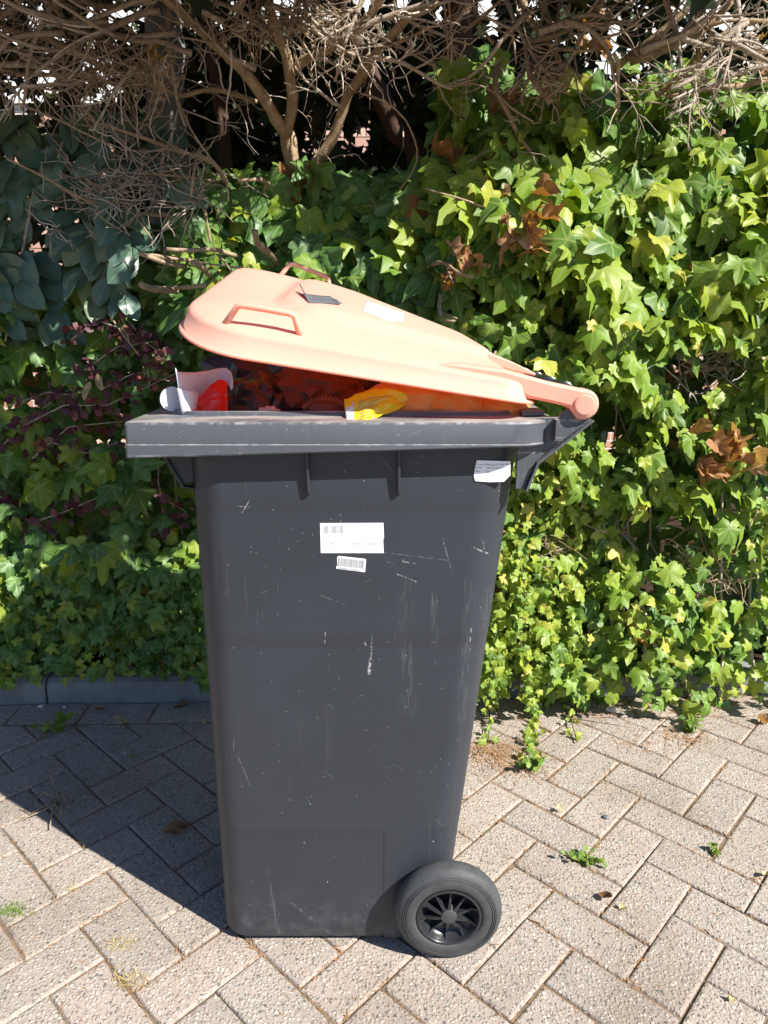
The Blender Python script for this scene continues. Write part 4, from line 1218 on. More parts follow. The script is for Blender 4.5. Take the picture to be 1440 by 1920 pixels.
# ---------------- purple berberis
be = thing('purple_shrub', 'dark purple small leaved barberry shrub in the shade left of the bin', 'shrub', (-0.85, 1.1, 0.05))
lv = []
arcs = [[(0,840),(60,780),(130,730),(210,770)], [(40,800),(120,760),(200,760),(330,700)], [(130,640),(180,600),(240,620),(300,660)], [(150,700),(220,650),(290,640),(320,690)], [(20,760),(90,735),(170,745)], [(60,860),(130,800),(230,790)], [(190,730),(250,700),(320,715)], [(210,900),(280,920),(350,960),(300,1000)], [(0,930),(40,960),(70,1000)], [(60,980),(120,960),(190,930)], [(100,830),(160,850),(220,830)], [(240,600),(270,640),(280,720)]]
for a in arcs:
    Y0 = random.uniform(0.99, 1.08)
    pts = [P(x, y, Y0+random.gauss(0,0.01)) for x, y in a]
    mb = MB(); mb.tube([p-be.location for p in pts], [0.0028,0.0024,0.0018,0.0012][:len(pts)], 5); mb.build('branch', M['twig'], be, smooth=True)
    for p0, p1 in zip(pts, pts[1:]):
        for k in range(14):
            p = p0.lerp(p1, (k+random.random())/14) + Vector((random.gauss(0,0.014), random.gauss(-0.008,0.012), random.gauss(0,0.014)))
            lv.append(rleaf('round', 'purple_leaf', p, (random.gauss(0,0.6), -0.7, random.gauss(0.6,0.4)), (random.gauss(0,1), -0.3, random.gauss(0,1)), random.uniform(0.018, 0.036)))
random.shuffle(lv)
leaf_objects(lv[:290], 'leaf', be); leaf_mass(lv[290:], 'leaf_clusters', be)
pd = [P(175,715,1.0), P(172,690,1.0)]
for (px, py, tp_) in ((182,700,(0.3,0,-1)),(170,715,(-0.3,0,-1))):
    leaf_objects([rleaf('dry', 'tan_leaf', P(px, py, 0.985), (0.1,-1,0.3), tp_, 0.055)], 'dead_leaf', be)

# ---------------- old hedge: bare trunks, dead branches, twigs, and the crown above with added shading sprays
def limb(root, name, pts, r0, r1, mat, sides=9, knob=0.10):
    # subdivide with a little wander so that limbs are not ruled lines
    P_ = [Vector(p) for p in pts]; out, rad = [], []
    n = len(P_)
    for i in range(n-1):
        p0 = P_[max(i-1,0)]; p1 = P_[i]; p2 = P_[i+1]; p3 = P_[min(i+2,n-1)]
        m = max(2, int((p2-p1).length/0.025))
        for k in range(m):
            t = k/m
            q = 0.5*((2*p1)+(p2-p0)*t+(2*p0-5*p1+4*p2-p3)*t*t+(3*p1-p0-3*p2+p3)*t**3)
            s = (i+t)/(n-1); r_ = lerp(r0, r1, s)
            q = q + Vector((noise.noise(q*14), noise.noise(q*14+Vector((5,5,5))), noise.noise(q*14+Vector((9,1,4)))))*r_*0.45
            out.append(q - root.location); rad.append(r_*(1+knob*noise.noise(q*38)*2))
    out.append(P_[-1]-root.location); rad.append(r1)
    mb = MB(); mb.tube(out, rad, sides); mb.build(name, mat, root, smooth=True)
    return [p + root.location for p in out]
def pxl(l, Y, dY=0.0): return [P(x, y, Y + dY*k/(max(1, len(l)-1))) for k, (x, y) in enumerate(l)]
hm = thing('hedge_shrub', 'old hedge shrub with bare forked trunk and dead brown branches in the centre', 'hedge', (-0.25, 1.2, 0.1))
hl = thing('hedge_shrub', 'overgrown hedge shrub with a tangle of dead twigs at upper left', 'hedge', (-0.8, 1.3, 0.1))
hr = thing('hedge_shrub', 'hedge shrub with weathered dead branches above the sunlit ivy', 'hedge', (0.75, 1.3, 0.1))
spine_m = []
spine_m += limb(hm, 'trunk', [P(560,420,1.26)-Vector((0,0,0.5))] + pxl([(556,380),(546,300),(540,268),(537,247)], 1.24, -0.03), 0.030, 0.021, M['bark'])
spine_m += limb(hm, 'branch', pxl([(538,252),(505,203),(480,160),(430,108),(367,50),(307,-5),(250,-60)], 1.20, -0.32), 0.018, 0.010, M['bark'])
spine_m += limb(hm, 'branch', pxl([(537,250),(548,205),(546,150),(537,100),(517,57),(500,0),(480,-60)], 1.20, -0.22), 0.018, 0.010, M['bark'])
spine_m += limb(hm, 'branch', pxl([(546,140),(572,112),(613,93),(645,72),(667,57),(707,10),(730,-40)], 1.15, -0.25), 0.013, 0.009, M['bark'])
spine_m += limb(hm, 'trunk', [P(600,420,1.3)-Vector((0,0,0.45))] + pxl([(596,340),(607,287),(627,253),(643,207),(657,167)], 1.28, -0.08), 0.020, 0.014, M['bark'])
spine_m += limb(hm, 'branch', pxl([(657,170),(680,137),(700,110),(733,67),(773,27),(813,8),(830,-40)], 1.19, -0.3), 0.015, 0.009, M['bark'])
spine_m += limb(hm, 'branch', pxl([(680,120),(720,90),(760,75),(813,48)], 1.10, -0.15), 0.006, 0.003, M['bark'], 6)
spine_m += limb(hm, 'branch', pxl([(690,62),(745,85),(790,110),(815,123)], 1.05, -0.05), 0.005, 0.003, M['stick'], 6)
limb(hm, 'trunk', [P(800,400,1.62)-Vector((0,0,0.6))] + pxl([(785,330),(745,250),(700,150),(650,50),(620,-60)], 1.60, -0.05), 0.040, 0.026, M['bark_dark'])
limb(hm, 'trunk', [P(840,420,1.5)-Vector((0,0,0.6))] + pxl([(840,330),(850,200),(860,60),(866,-80)], 1.5), 0.055, 0.045, M['bark_dark'])
limb(hm, 'trunk', [P(425,420,1.7)-Vector((0,0,0.6))] + pxl([(425,300),(412,200),(398,100),(380,-60)], 1.65), 0.026, 0.020, M['bark_dark'])
limb(hl, 'trunk', [P(320,620,1.52)-Vector((0,0,0.9))] + pxl([(318,480),(316,300),(314,150),(310,-80)], 1.50), 0.062, 0.055, M['bark_grey'], 14, 0.03)
limb(hm, 'branch', pxl([(675,175),(720,190),(760,225),(782,280),(775,320),(750,355)], 1.1, 0.05), 0.0035, 0.0022, M['stick'], 5)
limb(hm, 'branch', pxl([(830,-20),(838,60),(840,110)], 0.98), 0.0035, 0.002, M['stick'], 5)
limb(hm, 'branch', pxl([(840,-20),(846,70),(846,122)], 0.97), 0.0035, 0.002, M['stick'], 5)
for q in ([(838,90),(860,100),(870,108)], [(840,88),(852,95),(858,116)], [(843,86),(832,98),(830,108)]): limb(hm, 'twig', pxl(q, 0.975), 0.0018, 0.0012, M['stick'], 4)
# left: long dead sticks
spine_l = []
for l, Y, r0, r1, m in (
    ([(-60,30),(40,60),(110,80),(190,125),(300,150)], 0.95, 0.011, 0.006, 'bark'), ([(-80,110),(20,135),(100,140),(180,135)], 1.0, 0.008, 0.004, 'bark'),
    ([(110,-40),(150,30),(200,90),(230,140)], 0.95, 0.007, 0.003, 'bark'), ([(480,190),(400,168),(340,180),(300,165),(240,150)], 1.02, 0.008, 0.004, 'bark'),
    ([(425,345),(398,305),(310,275),(250,252),(185,231)], 0.98, 0.008, 0.0035, 'bark'), ([(330,405),(240,398),(160,375),(80,330),(12,297)], 0.95, 0.0065, 0.003, 'bark'),
    ([(290,145),(325,168),(345,215),(365,255),(405,310),(425,340),(428,378)], 0.92, 0.0035, 0.0022, 'stick'), ([(50,200),(100,220),(150,245),(215,277)], 0.95, 0.0045, 0.002, 'stick'),
    ([(415,342),(330,330),(210,322)], 1.0, 0.004, 0.0025, 'bark'), ([(100,255),(110,285),(170,340),(240,390),(300,470)], 0.97, 0.003, 0.002, 'bark'),
    ([(225,275),(270,285),(310,278)], 0.98, 0.0035, 0.003, 'bark'), ([(365,285),(368,300),(363,330),(358,370)], 0.94, 0.0045, 0.003, 'stick'),
    ([(365,350),(385,400),(395,455)], 0.96, 0.005, 0.003, 'bark'), ([(345,500),(300,490),(261,474)], 0.85, 0.0075, 0.006, 'stick'),
    ([(365,489),(320,484),(279,478)], 0.88, 0.005, 0.0045, 'stick'), ([(440,480),(400,468),(355,470),(312,467)], 0.90, 0.006, 0.005, 'stick'),
    ([(400,470),(420,490),(435,510)], 0.90, 0.0035, 0.0025, 'stick'), ([(330,545),(285,541),(264,532)], 0.86, 0.009, 0.0085, 'stick'), ([(392,515),(376,500),(363,493)], 0.84, 0.008, 0.009, 'stick'),
    ([(325,540),(365,537),(385,535)], 0.86, 0.006, 0.006, 'stick'), ([(160,560),(200,585),(225,620),(260,665)], 0.96, 0.003, 0.002, 'stick'), ([(200,575),(225,590),(242,640)], 0.97, 0.0025, 0.0018, 'stick'),
    ([(530,500),(505,475),(482,455),(478,432)], 0.95, 0.010, 0.009, 'bark'), ([(550,352),(515,350),(487,336),(446,340)], 1.1, 0.008, 0.006, 'bark'),
    ([(485,390),(495,360),(500,340)], 1.08, 0.003, 0.002, 'bark'), ([(360,490),(430,500),(500,508)], 0.9, 0.003, 0.002, 'stick'), ([(1030,420),(960,408),(880,378),(797,353)], 0.86, 0.004, 0.002, 'stick'),
    ([(800,500),(830,492),(860,512),(888,520)], 0.80, 0.006, 0.003, 'bark'), ([(838,495),(842,515),(850,530)], 0.80, 0.004, 0.0025, 'stick'),
    ([(826,552),(824,580),(830,600),(853,602)], 0.72, 0.005, 0.003, 'stick'), ([(828,585),(840,592),(856,597)], 0.72, 0.004, 0.0025, 'stick')):
    root = hl if l[0][0] < 560 else hm
    pts_ = [P(x, y, Y + 0.20*(1-k/(len(l)-1))**2) for k, (x, y) in enumerate(l)]
    pp = limb(root, 'branch', pts_, r0, r1, M[m], 7, 0.2)
    (spine_l if (l[0][0] < 490 and l[-1][1] < 260) else []).extend(pp)
spine_r = []
for l, Y, r0, r1, m in (
    ([(1150,130),(1193,97),(1240,60),(1293,13),(1320,-40)], 1.05, 0.012, 0.009, 'bark'), ([(1180,115),(1243,93),(1285,72),(1327,50),(1380,-10)], 1.0, 0.016, 0.010, 'bark'),
    ([(975,-30),(985,20),(1003,50),(1040,97),(1060,140)], 1.1, 0.011, 0.006, 'bark'), ([(1010,-40),(1025,30),(1050,80)], 1.12, 0.010, 0.006, 'bark'),
    ([(1075,50),(1030,70),(990,80),(985,105),(993,135),(1010,165),(1033,193)], 0.98, 0.006, 0.008, 'stick'), ([(1020,110),(1048,92),(1080,95),(1112,95)], 0.96, 0.004, 0.003, 'stick'),
    ([(862,148),(900,160),(930,175),(960,205),(1000,228)], 0.98, 0.003, 0.002, 'stick'), ([(935,120),(928,160),(945,200),(975,260),(995,285)], 1.0, 0.008, 0.005, 'bark'),
    ([(1157,215),(1158,160),(1160,120),(1150,100)], 0.92, 0.006, 0.005, 'stick'), ([(1320,150),(1310,110),(1320,60),(1360,40),(1430,40)], 0.95, 0.007, 0.004, 'bark'),
    ([(1270,185),(1300,165),(1330,150),(1355,132)], 0.93, 0.004, 0.003, 'stick'), ([(1230,180),(1290,130),(1330,80),(1400,45),(1440,40)], 1.0, 0.009, 0.005, 'bark'),
    ([(1480,140),(1400,160),(1330,165),(1250,180)], 1.05, 0.010, 0.006, 'bark'), ([(870,60),(905,30),(940,0),(955,-30)], 1.05, 0.005, 0.004, 'bark'), ([(890,20),(910,60),(925,82)], 1.05, 0.005, 0.004, 'bark'),
    ([(1440,690),(1360,690),(1300,680),(1240,650)], 0.94, 0.006, 0.010, 'bark'), ([(1440,660),(1380,655),(1330,640)], 0.93, 0.004, 0.003, 'stick'), ([(1250,720),(1262,745),(1275,800)], 0.95, 0.005, 0.003, 'bark'),
    ([(1160,715),(1200,745),(1262,735)], 0.92, 0.005, 0.003, 'bark'), ([(1320,1085),(1290,1040),(1250,1010),(1235,1060)], 0.95, 0.0035, 0.002, 'bark'), ([(1385,1110),(1350,1060),(1335,1030)], 0.93, 0.004, 0.002, 'stick'), ([(1250,1020),(1300,990),(1330,1050)], 0.96, 0.003, 0.002, 'stick'),
    ([(1040,935),(1060,965),(1100,985),(1140,1000)], 0.92, 0.003, 0.002, 'stick'), ([(1440,930),(1420,960),(1405,985)], 0.85, 0.003, 0.002, 'stick')):
    pts_ = [P(x, y, Y + 0.10*(1-k/(len(l)-1))**2) for k, (x, y) in enumerate(l)]
    pp = limb(hr, 'branch', pts_, r0, r1, M[m], 7, 0.2)
    if l[0][1] < 240: spine_r += pp
# fine dead twigs grown out of the limbs
def twig_walk(p, d, n, step, jit, droop):
    pts = [Vector(p)]; d = Vector(d).normalized()
    for _ in range(n):
        d = (d + Vector((random.gauss(0,jit), random.gauss(0,jit), random.gauss(0,jit)-droop))).normalized()
        pts.append(pts[-1] + d*step)
    return pts
def twigs(root, spine, n, dmean, rad=(0.0022, 0.0008), length=(6, 13), step=0.016, mat='twig', out=None, forks=2, name='twigs'):
    mb = MB()
    for _ in range(n):
        p = random.choice(spine) + Vector((random.gauss(0,0.012),)*3)
        d = Vector(dmean) + Vector((random.gauss(0,0.75), random.gauss(0,0.45), random.gauss(0,0.55)))
        m = random.randint(*length)
        pts = twig_walk(p, d, m, step*random.uniform(0.7, 1.3), random.choice((0.14, 0.22, 0.34)), 0.012)
        r0 = rad[0]*random.uniform(0.6, 1.5)
        mb.tube([q-root.location for q in pts], [lerp(r0, rad[1], k/m) for k in range(m+1)], 4)
        for _f in range(random.randint(0, forks)):
            k = random.randint(2, m-1)
            f = twig_walk(pts[k], (pts[k]-pts[k-1])+Vector((random.gauss(0,0.012), random.gauss(0,0.008), random.gauss(0,0.012))), random.randint(2, 6), step*0.7, 0.4, 0.01)
            mb.tube([q-root.location for q in f], [lerp(r0*0.7, rad[1]*0.8, j/(len(f)-1)) for j in range(len(f))], 4)
    return tag(mb.build(name, M[mat], root, smooth=True, fix=False), kind='stuff')
def cloud(n, x0, x1, y0, y1, Ya, Yb): return [P(random.uniform(x0,x1), random.uniform(y0,y1), random.uniform(Ya,Yb)) for _ in range(n)]
twigs(hl, spine_l, 110, (0.1,-0.3,-0.2))
twigs(hl, cloud(160, -120, 470, -60, 150, 0.92, 1.25), 60, (0.5,-0.2,-0.15), rad=(0.0034,0.0010), length=(8,18))
twigs(hl, cloud(14, 170, 320, 110, 165, 0.88, 0.95), 130, (0.1,-0.2,-0.5), rad=(0.0016,0.0008), length=(4,8), step=0.011, mat='stick', name='lichen_twigs')
twigs(hl, cloud(10, 40, 250, 330, 450, 0.95, 1.0), 60, (-0.2,-0.2,-0.3), rad=(0.0016,0.0008), length=(4,9), step=0.011)
twigs(hl, cloud(12, 200, 400, 290, 400, 1.0, 1.15), 90, (-0.6,-0.1,-0.1), rad=(0.0018,0.0009), length=(8,16))
twigs(hm, spine_m[60:], 60, (0.2,-0.35,0.1), length=(6,14))
twigs(hm, cloud(50, 400, 830, -60, 60, 0.95, 1.25), 40, (0.1,-0.1,-0.3), rad=(0.0034,0.0010), length=(8,17))
twigs(hm, cloud(10, 440, 640, 20, 60, 0.9, 0.98), 90, (0.0,-0.2,-0.1), rad=(0.0018,0.0008), length=(5,9), step=0.012, mat='stick', name='lichen_twigs')
twigs(hr, spine_r, 80, (0.0,-0.4,0.05))
twigs(hr, cloud(40, 940, 1480, -60, 90, 0.98, 1.2), 50, (0.3,-0.2,-0.1), rad=(0.0034,0.0010), length=(7,15))
twigs(hr, cloud(8, 985, 1040, 120, 175, 0.94, 0.98), 40, (0.5,-0.1,-0.5), rad=(0.0022,0.0014), length=(4,7), step=0.011, mat='stick', name='lichen_twigs')
twigs(hr, cloud(12, 1280, 1440, 640, 700, 0.92, 0.98), 70, (0.2,-0.2,0.0), rad=(0.0022,0.0010), length=(5,10), step=0.013)
twigs(hr, cloud(10, 1000, 1060, 990, 1050, 0.9, 0.94), 26, (0.5,-0.2,0.0), rad=(0.0014,0.0008), length=(4,8), step=0.012, mat='stick')
twigs(hr, cloud(10, 1260, 1400, 1020, 1110, 0.94, 0.98), 40, (0.1,-0.2,-0.1), rad=(0.0018,0.0008), length=(5,9), step=0.013, mat='stick')
# forking dead branches: each tapers, bends and divides twice
def fork(mb, root, p, d, L, r, depth):
    n = max(4, int(L/0.022)); pts = [Vector(p)]; d = Vector(d).normalized(); bend = Vector((random.gauss(0,0.05), random.gauss(0,0.04), random.gauss(0,0.05)))
    for k in range(n):
        d = (d + bend + Vector((random.gauss(0,0.10), random.gauss(0,0.07), random.gauss(0,0.10)))).normalized()
        pts.append(pts[-1] + d*(L/n))
    mb.tube([q-root.location for q in pts], [lerp(r, r*0.42, (k/n)) * (1+0.12*random.random()) for k in range(n+1)], 6 if depth else 4)
    if depth:
        for _ in range(random.randint(3, 5)):
            k = random.randint(max(1, n//4), n); t_ = (pts[k]-pts[k-1]).normalized()
            side = t_.cross(Vector((random.gauss(0,0.5), -1, random.gauss(0,0.5)))).normalized()*random.choice((-1,1))
            fork(mb, root, pts[k], t_*0.8 + side*random.uniform(0.4, 1.0) + Vector((0,-0.12,0)), L*random.uniform(0.32, 0.62), r*lerp(1, 0.42, k/n)*0.62, depth-1)
def fork_set(root, seeds, mat):
    for (px, py, Y, dx, dz, L, r) in seeds:
        mb = MB(); fork(mb, root, P(px, py, Y), (dx, random.uniform(-0.35, -0.05), dz), L, r*1.3, 2)
        mb.build('branch', M[mat], root, smooth=True, fix=False)
fork_set(hl, [(300,20,0.98,-1,-0.05,0.36,0.007),(330,60,0.98,-1,-0.25,0.34,0.006),(250,-30,0.95,-1,-0.3,0.40,0.007),(150,-40,0.95,-0.8,-0.5,0.36,0.006),(60,-30,0.95,-0.5,-0.7,0.32,0.006),(200,40,0.92,-1,-0.2,0.34,0.006),
              (360,100,1.0,-1,0.0,0.36,0.006),(420,40,0.95,-0.8,0.1,0.3,0.006),(120,60,0.95,-1,-0.3,0.30,0.006),(30,20,0.98,-1,-0.4,0.3,0.006),(-20,120,1.0,1,-0.1,0.34,0.006),(40,160,0.95,1,-0.25,0.25,0.004),(260,120,0.9,-0.9,-0.4,0.2,0.004),
              (390,-20,0.98,-0.7,-0.3,0.34,0.007),(100,-40,1.05,0.5,-0.6,0.34,0.007),(330,-30,1.05,-0.3,-0.7,0.34,0.006),(180,110,0.92,-1,-0.1,0.28,0.005),(-60,50,1.0,0.8,-0.3,0.34,0.006)], 'twig')
fork_set(hm, [(500,60,1.0,-0.6,0.8,0.24,0.006),(540,60,0.98,0.3,1,0.24,0.006),(620,90,0.98,0.3,1,0.24,0.006),(670,60,0.95,0.8,0.6,0.24,0.006),(700,110,1.0,0.9,0.2,0.22,0.005),(590,105,1.0,0.5,-0.2,0.16,0.004),(640,200,1.1,-0.7,0.2,0.18,0.004),
              (480,130,1.0,-0.9,0.3,0.25,0.005),(440,20,0.95,0.5,0.5,0.26,0.006),(560,-30,0.95,0.3,-0.6,0.24,0.006),(690,-20,0.95,-0.3,-0.6,0.22,0.005),(760,30,1.0,0.6,-0.3,0.18,0.004),(500,10,0.92,0.8,-0.2,0.24,0.005)], 'twig')
fork_set(hr, [(1010,60,1.0,1,0.1,0.26,0.007),(1060,40,0.98,0.9,-0.2,0.24,0.006),(990,20,1.0,-0.5,-0.5,0.22,0.006),(1200,95,0.98,0.9,0.4,0.26,0.007),(1260,60,0.98,0.7,-0.4,0.24,0.006),(1330,60,0.95,0.8,-0.5,0.24,0.006),(1290,140,0.95,0.5,-0.7,0.2,0.005),
              (1400,40,0.95,-0.6,-0.6,0.26,0.007),(1440,120,0.98,-1,-0.3,0.26,0.006),(1140,-20,1.0,-0.5,-0.7,0.26,0.006),(1240,-20,1.0,0.4,-0.7,0.26,0.006),(950,0,1.05,0.2,-0.9,0.22,0.005),(1380,-10,0.98,-0.2,-0.9,0.24,0.006)], 'twig')
# living green behind; above, added unseen sprays that shade the hedge
def gap(px, py):
    for a, b, c, d in ((642,252,92,56),(595,160,40,30),(25,140,40,35),(40,515,40,40),(60,650,40,30),(230,40,60,50),(390,140,22,30),(690,140,26,30),(20,205,30,25),(495,230,26,12)):
        if abs((px-a)/c)**2 + abs((py-b)/d)**2 < 1: return True
    return False
back_l, back_m, back_r = [], [], []
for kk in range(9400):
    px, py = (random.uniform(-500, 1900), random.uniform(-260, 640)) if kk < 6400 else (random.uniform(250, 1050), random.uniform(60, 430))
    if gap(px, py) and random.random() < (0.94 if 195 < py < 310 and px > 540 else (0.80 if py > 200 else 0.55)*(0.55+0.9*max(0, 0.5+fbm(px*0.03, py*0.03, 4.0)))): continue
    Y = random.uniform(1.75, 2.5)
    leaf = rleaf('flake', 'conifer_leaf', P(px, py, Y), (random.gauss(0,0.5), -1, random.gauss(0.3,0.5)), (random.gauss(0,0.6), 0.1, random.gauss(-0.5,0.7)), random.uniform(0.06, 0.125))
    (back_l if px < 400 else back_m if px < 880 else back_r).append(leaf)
tries = 0
while tries < 7600:
    tries += 1
    if random.random() < 0.09: x, y, z = random.uniform(-0.30, 0.85), random.uniform(0.05, 0.50), random.uniform(1.80, 2.25)  # bough added out of view to shade the left hedge
    elif random.random() < 0.05: x, y, z = random.uniform(0.30, 0.80), random.uniform(0.78, 1.12), random.uniform(1.92, 2.09)  # thin spray added overhead to shade the ivy behind the lid
    elif random.random() < 0.62: x, y, z = random.uniform(-2.4, -0.05), random.uniform(0.36, 1.25), random.uniform(1.80, 2.7)  # forward overhang added above view, shades the upper left hedge
    else: x, y, z = random.uniform(-2.4, 1.9), random.uniform(1.2, 2.1), random.uniform(1.95, 2.9)
    if z < 1.16 + (y+1.08)*0.372 + 0.09: continue
    if -0.45 < x < 0.3 and 0.5 < y < 1.2 and z < 1.98: continue
    if y < 0.63 - (z-1.3)/1.7: continue  # added sprays are cut back here to keep the lid sunlit
    if y < 1.2 and fbm(x*2.6, y*2.6, z*2.6) > 0.22: continue
    leaf = rleaf('flake', 'conifer_leaf', (x, y, z), (random.gauss(0,0.6), -0.6, random.gauss(0.6,0.5)), (random.gauss(0,0.7), -0.6, random.gauss(-0.3,0.6)), random.uniform(0.09, 0.18))
    (back_l if x < -0.45 else back_m if x < 0.4 else back_r).append(leaf)
leaf_mass(back_l, 'crown', hl); leaf_mass(back_m, 'crown', hm); leaf_mass(back_r, 'crown', hr)  # rear foliage and hedge top, together with the added shading sprays
for k, (px, py) in enumerate(((283,82),(290,108))):
    leaf_objects([rleaf('curl', 'yellow_dead', P(px, py, 1.0), (0.3,-1,0.2), (0.2,0,-1), 0.035)], 'dead_leaf', hl)

# ================================================================== THINGS ON THE PAVEMENT
def on_ground(px, py, z=0.0): return G(px, py, z)
def weed(label, px, py, n, size, spread, height, stems=6, mats=('weed_leaf',), shape='weed', group='weeds between the pavers'):
    c = on_ground(px, py); w = thing('weed', label, 'weed', c, group)
    lv = []; mb = MB()
    for s in range(stems):
        az = random.uniform(0, 2*math.pi); r_ = spread*random.uniform(0.3, 1)
        end = Vector((math.cos(az)*r_, math.sin(az)*r_*0.7, height*random.uniform(0.35, 1)))
        pts = [Vector((0,0,-0.003)), Vector((end.x*0.35, end.y*0.35, end.z*0.6)), end]
        mb.tube(pts, [0.0012, 0.001, 0.0006], 4)
        for k in range(n):
            t = (k+1+random.random()*0.5)/(n+0.8); p = (pts[0].lerp(pts[1], t*2) if t < 0.5 else pts[1].lerp(pts[2], min(1, t*2-1))) + c
            lv.append(rleaf(shape, random.choice(mats), p, (random.gauss(0,0.45), random.gauss(-0.35,0.35), 1), (end.x+random.gauss(0,0.03), end.y+random.gauss(0,0.03), random.gauss(0.0,0.01)), size*random.uniform(0.6,1.25)))
    mb.build('stem', M['stem'], w, fix=False); leaf_objects(lv, 'leaf', w)
weed('leafy green weed in the shade between kerb and shadow edge', 100, 1372, 4, 0.026, 0.05, 0.055, 7, ('ivy_green','weed_leaf'), 'round')
weed('bushy bright green weed at the foot of the trailing ivy', 992, 1440, 6, 0.020, 0.045, 0.05, 11)
weed('upright light green weed between pavers near the kerb at right', 1290, 1372, 6, 0.018, 0.035, 0.055, 10)
weed('low spreading green weed casting a dotted shadow right of the wheel', 1095, 1616, 6, 0.014, 0.048, 0.028, 9)
weed('tiny weed in a paver joint near the right edge', 1340, 1598, 4, 0.012, 0.020, 0.022, 5)
weed('small weed among dead leaves beneath the hanging ivy', 1125, 1318, 4, 0.017, 0.035, 0.045, 6, ('ivy_young','weed_leaf'), 'young')
def tuft(label, px, py, n, L, mat, spread=0.02, flat=0.5):
    c = on_ground(px, py); mb = MB()
    for _ in range(n):
        az = random.uniform(0, 2*math.pi); b = Vector((random.gauss(0,spread), random.gauss(0,spread*0.5), -0.003)); l = L*random.uniform(0.5, 1.2)
        d = Vector((math.cos(az), math.sin(az), random.uniform(0.1, 1.0)*flat))
        mid = b + d*l*0.5 + Vector((0,0,l*0.12)); e = b + d*l
        e.z = max(e.z, 0.001)
        w = Vector((-math.sin(az), math.cos(az), 0))*0.0007
        mb.add([b-w, b+w, mid+w*0.8, mid-w*0.8, e], [(0,1,2,3),(3,2,4)])
    o = mb.build('grass_tuft', mat, None, fix=False); o.location = c
    return tag(o, label, 'grass', 'grass tufts in the joints')
tuft('small green mossy grass tuft at the lower left edge', 22, 1708, 130, 0.014, M['green_grass'], 0.016, 0.9)
tuft('dry grass tuft nearer the bin of the two straw tufts at lower left', 232, 1772, 90, 0.022, M['dry_grass'], 0.014)
tuft('yellowed grass tuft lowest in the picture left of the bin', 250, 1842, 110, 0.024, M['dry_grass'], 0.014, 0.8)
tuft('wisp of dry grass on a joint inside the left paving', 130, 1665, 40, 0.018, M['dry_grass'], 0.014)
# pulled-up dead weed
rt = thing('dead_weed', 'dried uprooted weed with pale roots across the shadow edge', 'weed', on_ground(100, 1520))
for pl in ([(97,1424),(97,1462),(108,1490),(112,1510)], [(112,1505),(85,1500),(70,1500),(60,1490)], [(108,1512),(85,1525),(60,1530),(35,1517)], [(112,1512),(90,1530),(50,1538),(22,1546)], [(110,1515),(100,1535),(94,1560)], [(112,1512),(118,1528),(112,1536)], [(110,1500),(120,1505),(130,1520)], [(110,1505),(104,1522),(118,1534)]):
    mb = MB(); pts = [on_ground(x, y) + Vector((0,0,0.010 + 0.012*math.sin(k*1.7))) - rt.location for k, (x, y) in enumerate(pl)]
    up = pl[0][1] < 1450
    if up: pts = [on_ground(112,1510)-rt.location+Vector((0,0,0.008)), on_ground(108,1495)-rt.location+Vector((0,0,0.02)), on_ground(97,1475)-rt.location+Vector((0,0,0.035)), on_ground(97,1450)-rt.location+Vector((0,0,0.04))]
    mb.tube(pts, [0.0022,0.0018,0.0014,0.0008][:len(pts)], 5); mb.build('root', M['stick'] if not up else M['bark'], rt, smooth=True)

def ground_leaf(name, label, shape, mat, px, py, size, az, lift=0.004, cat='dead leaf', group='dead leaves on the paving', tilt=0.15):
    c = on_ground(px, py) + Vector((0,0,lift)); k = random.randrange(len(SHAPES[shape]))
    o = link(name, leaf_mesh(shape, k, mat))
    fr = frame((random.gauss(0,tilt), random.gauss(-0.1,tilt), 1), (math.cos(az), math.sin(az), 0.05))
    m = fr.to_4x4() @ Matrix.Scale(size, 4); m.translation = c; o.matrix_world = m
    # keep the whole leaf above the paving
    zmin = min((m @ Vector(v)).z for v in SHAPES[shape][k][0])
    m.translation = c + Vector((0,0,max(0.0, 0.002-zmin))); o.matrix_world = m
    return tag(o, label, cat, group)
ground_leaf('dead_leaf', 'large light brown leaf in the bin shadow', 'dry', 'brown_leaf', 306, 1568, 0.060, R(25))
ground_leaf('dead_leaf', 'small greenish leaf in the shade left of the bin', 'dry', 'weed_leaf', 245, 1425, 0.020, R(60))
ground_leaf('dead_leaf', 'grey brown leaf against the kerb in the shade', 'dry', 'brown_leaf', 178, 1338, 0.030, R(40))
ground_leaf('dead_leaf', 'pale thin leaf lying along the shaded border course', 'dry', 'tan_leaf', 212, 1360, 0.045, R(2))
ground_leaf('dead_leaf', 'brown leaf by the kerb just left of the bin', 'dry', 'brown_leaf', 325, 1328, 0.045, R(10))
ground_leaf('dead_leaf', 'pale leaf touching the left edge of the bin', 'dry', 'tan_leaf', 380, 1362, 0.026, R(80))
ground_leaf('dead_leaf', 'pale yellow leaf scrap on the paving above the wheel', 'curl', 'tan_leaf', 1045, 1521, 0.014, R(-30))
ground_leaf('dead_leaf', 'tan pointed leaf on a joint right of the wheel', 'dry', 'brown_leaf', 1118, 1678, 0.034, R(-45))
ground_leaf('dead_leaf', 'pale crumpled leaf just right of the tan pointed leaf', 'curl', 'tan_leaf', 1165, 1709, 0.014, R(10))
ground_leaf('dead_leaf', 'brown curled leaf at the right edge near the kerb', 'curl', 'dead_leaf', 1432, 1358, 0.028, R(100))
ground_leaf('dead_leaf', 'orange brown curled leaf standing at the kerb foot', 'curl', 'dead_leaf', 1296, 1308, 0.036, R(120), 0.01)
ground_leaf('dead_leaf', 'tan leaf at the right edge beside a wide joint', 'dry', 'tan_leaf', 1428, 1650, 0.034, R(30))
